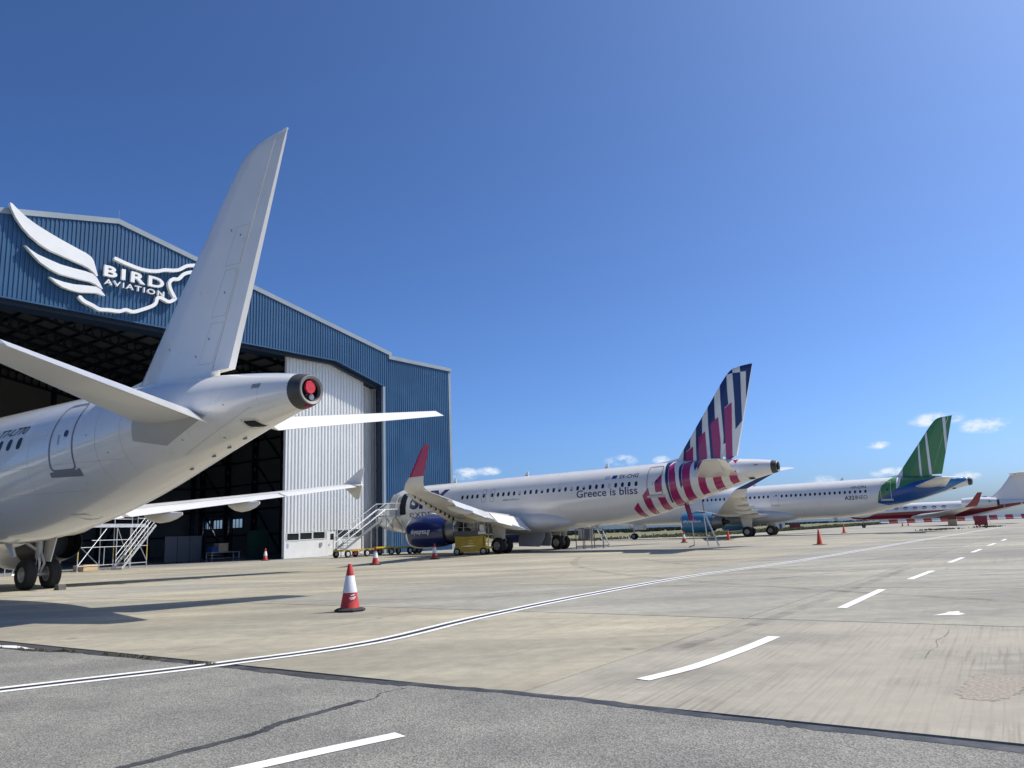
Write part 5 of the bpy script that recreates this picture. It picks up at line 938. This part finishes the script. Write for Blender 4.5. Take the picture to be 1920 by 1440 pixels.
# dark red equipment cart
rc = empty('equipment_cart', (53.9, 93.4, 0), R(-32), 'dark red equipment cart on legs near the business jet', 'cart')
MB().box((-.65, -.45, .35), (.65, .45, 1.35)).build('cabinet', M_RCART, rc); MB().box((-.70, -.5, 1.36), (-.1, .5, 1.42)).build('lid', M_RCART, rc); MB().box((.05, -.5, 1.36), (.7, .5, 1.42)).build('lid', M_RCART, rc)
for x in (-.5, -.25): MB().tube([(x, -.3, 0), (x, -.3, .36)], .03, 6).build('leg', M_RCART, rc)
for y in (-.5, .5): MB().lathe([(.08,-.05),(.2,-.06),(.2,.06),(.08,.05)], (.45, y, .2), 'y', 16, True).build('wheel', M_TYRE, rc, True)
MB().bar((.66, 0, 1.2), (.95, 0, .5), .05).build('handle', M_BWH, rc)
bx_ = MB().box((-.45,-.4,.02),(.45,.4,.95)).box((-.47,-.42,.75),(.47,.42,.80)).box((-.47,-.42,.2),(.47,.42,.25)).build('wooden_crate', M_WOOD); bx_.location = (66.0, 121.9, 0); bx_.rotation_euler = (0, 0, R(20)); tag(bx_, 'tan wooden crate in front of the business jet main wheels', 'crate')
# water-filled barriers closing the apron at the far right
def make_barrier(m):
    mb = MB(); mb.loft([[(-1.4,-.28,0),(1.4,-.28,0),(1.4,.28,0),(-1.4,.28,0)],[(-1.4,-.28,.3),(1.4,-.28,.3),(1.4,.28,.3),(-1.4,.28,.3)],[(-1.38,-.14,.6),(1.38,-.14,.6),(1.38,.14,.6),(-1.38,.14,.6)],[(-1.35,-.12,1.3),(1.35,-.12,1.3),(1.35,.12,1.3),(-1.35,.12,1.3)]])
    for z in (.7, .95, 1.2): mb.box((-1.36,-.17,z), (1.36,.17,z+.07))
    return mb.mesh('barrier'), m
bm_ = {k: make_barrier(m) for k, m in (('red', M_BRED), ('white', M_BWH))}
for k in bm_: bm_[k][0].materials.append(bm_[k][1])
BA, BB = Vector((98.5, 215.5, 0)), Vector((146.0, 227.5, 0)); n_b = 19; dB = (BB-BA)
for i in range(n_b):
    p = BA + dB*(i/(n_b-1)); c = 'red' if i % 2 else 'white'
    o = bpy.data.objects.new('water_barrier', bm_[c][0]); COL.objects.link(o); o.location = (p.x, p.y, 0); o.rotation_euler = (0, 0, math.atan2(dB.y, dB.x) + random.uniform(-.03, .03))
    tag(o, f'{c} ribbed plastic barrier in the row behind the business jet', 'barrier', f'{c} barriers closing the far apron')
# far field: hut, white tent, skip, crate, low white wall
def hut(name, loc, rz, w, d, h, m, label, cat, roof=None):
    e = empty(name, loc, R(rz), label, cat); MB().box((-w/2, -d/2, 0), (w/2, d/2, h)).build('wall', m, e)
    if roof == 'gable': MB().prism([(-w/2-.1, h), (w/2+.1, h), (0, h+w*.28)], lambda u, v, q: (u, q, v), -d/2-.1, d/2+.1).build('roof', m, e)
    else: MB().box((-w/2-.1, -d/2-.1, h+.003), (w/2+.1, d/2+.1, h+.12)).build('roof', m, e)
    MB().box((-.35, -d/2-.03, .05), (.35, -d/2-.005, h*.8)).build('door', M_DGREY, e); return e
hut('concrete_hut', (9.4, 111.0, -.05), 10, 1.7, 1.7, 2.05, M_CONCW, 'small beige concrete hut on the grass behind the work stand', 'hut')
hut('storage_tent', (58.4, 181.3, -.05), 20, 2.4, 3.2, 1.5, M_BWH, 'small white tent on the field behind the main wheels', 'tent', 'gable')
sk = empty('skip', (60.3, 174.5, -.05), R(15), 'small dark red skip standing on the far grass', 'skip'); MB().loft([[(-.8,-.6,.1),(.8,-.6,.1),(.8,.6,.1),(-.8,.6,.1)],[(-.95,-.7,1.2),(.95,-.7,1.2),(.95,.7,1.2),(-.95,.7,1.2)]]).build('tub', M_RCART, sk); MB().box((-1,-.75,1.2),(1,.75,1.27)).build('rim', M_DGREY, sk)
ww_ = empty('low_wall', (67.9, 191.2, -.05), R(48), 'long low white wall across the far grass', 'wall'); MB().box((0, -.15, 0), (9, .15, .35)).build('blockwork', M_BWH, ww_); MB().box((-.05, -.2, .35), (9.05, .2, .42)).build('coping', M_BWH, ww_)
# things standing inside the hangar mouth (hangar frame: along the front, inwards)
HM = Matrix.Translation((-19.55, 66.97, 0)) @ Matrix.Rotation(HAZ, 4, 'Z')
def hp(s, y, z=0): p = HM @ Vector((s, y, z)); return (p.x, p.y, p.z)
gc = empty('storage_cabinet', hp(1.2, 5.2), HAZ, 'dark green storage cabinet just inside the hangar doorway', 'cabinet'); MB().box((-.9,-.35,.1),(.9,.35,2.5)).build('carcass', M_GREENC, gc); MB().box((-.85,-.38,.2),(-.02,-.352,2.4)).build('door', M_GREENC, gc); MB().box((.02,-.38,.2),(.85,-.352,2.4)).build('door', M_GREENC, gc)
bt = empty('trolley_table', hp(-1.6, 6.2), HAZ, 'long trolley table loaded with boxes inside the hangar', 'trolley'); MB().box((-1.4,-.5,.7),(1.4,.5,.78)).build('table_top', M_GALV, bt); MB().box((-1.35,-.45,.22),(1.35,.45,.26)).build('shelf', M_GALV, bt)
for x in (-1.3, 1.3):
    for y in (-.42, .42): MB().tube([(x, y, 0), (x, y, .7)], .03, 6).build('leg', M_GALV, bt)
for nm, x, w, h, m, lb in (('cardboard_box', -.2, .9, .7, M_WOOD, 'brown cardboard box on the trolley table in the hangar'), ('plastic_bin', -1.0, .6, .45, M_BLUEC, 'blue plastic bin on the trolley table in the hangar')):
    o = MB().box((-w/2, -.35, 0), (w/2, .35, h)).box((-w/2-.02, -.37, h-.08), (w/2+.02, .37, h+.01)).build(nm, m); o.location = hp(-1.6+x, 6.2, .785); o.rotation_euler = (0, 0, HAZ); tag(o, lb, 'box' if 'box' in nm else 'bin')
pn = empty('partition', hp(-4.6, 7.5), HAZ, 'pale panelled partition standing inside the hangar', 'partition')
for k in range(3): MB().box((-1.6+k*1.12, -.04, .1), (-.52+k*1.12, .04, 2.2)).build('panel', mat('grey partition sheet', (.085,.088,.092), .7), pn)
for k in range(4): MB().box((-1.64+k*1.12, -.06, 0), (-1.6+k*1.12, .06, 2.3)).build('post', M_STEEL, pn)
rk = empty('pallet_rack', hp(3.9, 16), HAZ, 'tall dark storage rack deep inside the hangar', 'rack')
for x in (-1.5, 1.5):
    for y in (-.5, .5): MB().box((x-.05, y-.05, 0), (x+.05, y+.05, 4.2)).build('upright', M_STEEL, rk)
for z in (.2, 1.5, 2.8, 4.1): MB().box((-1.5, -.5, z), (1.5, .5, z+.1)).build('shelf', M_STEEL, rk)
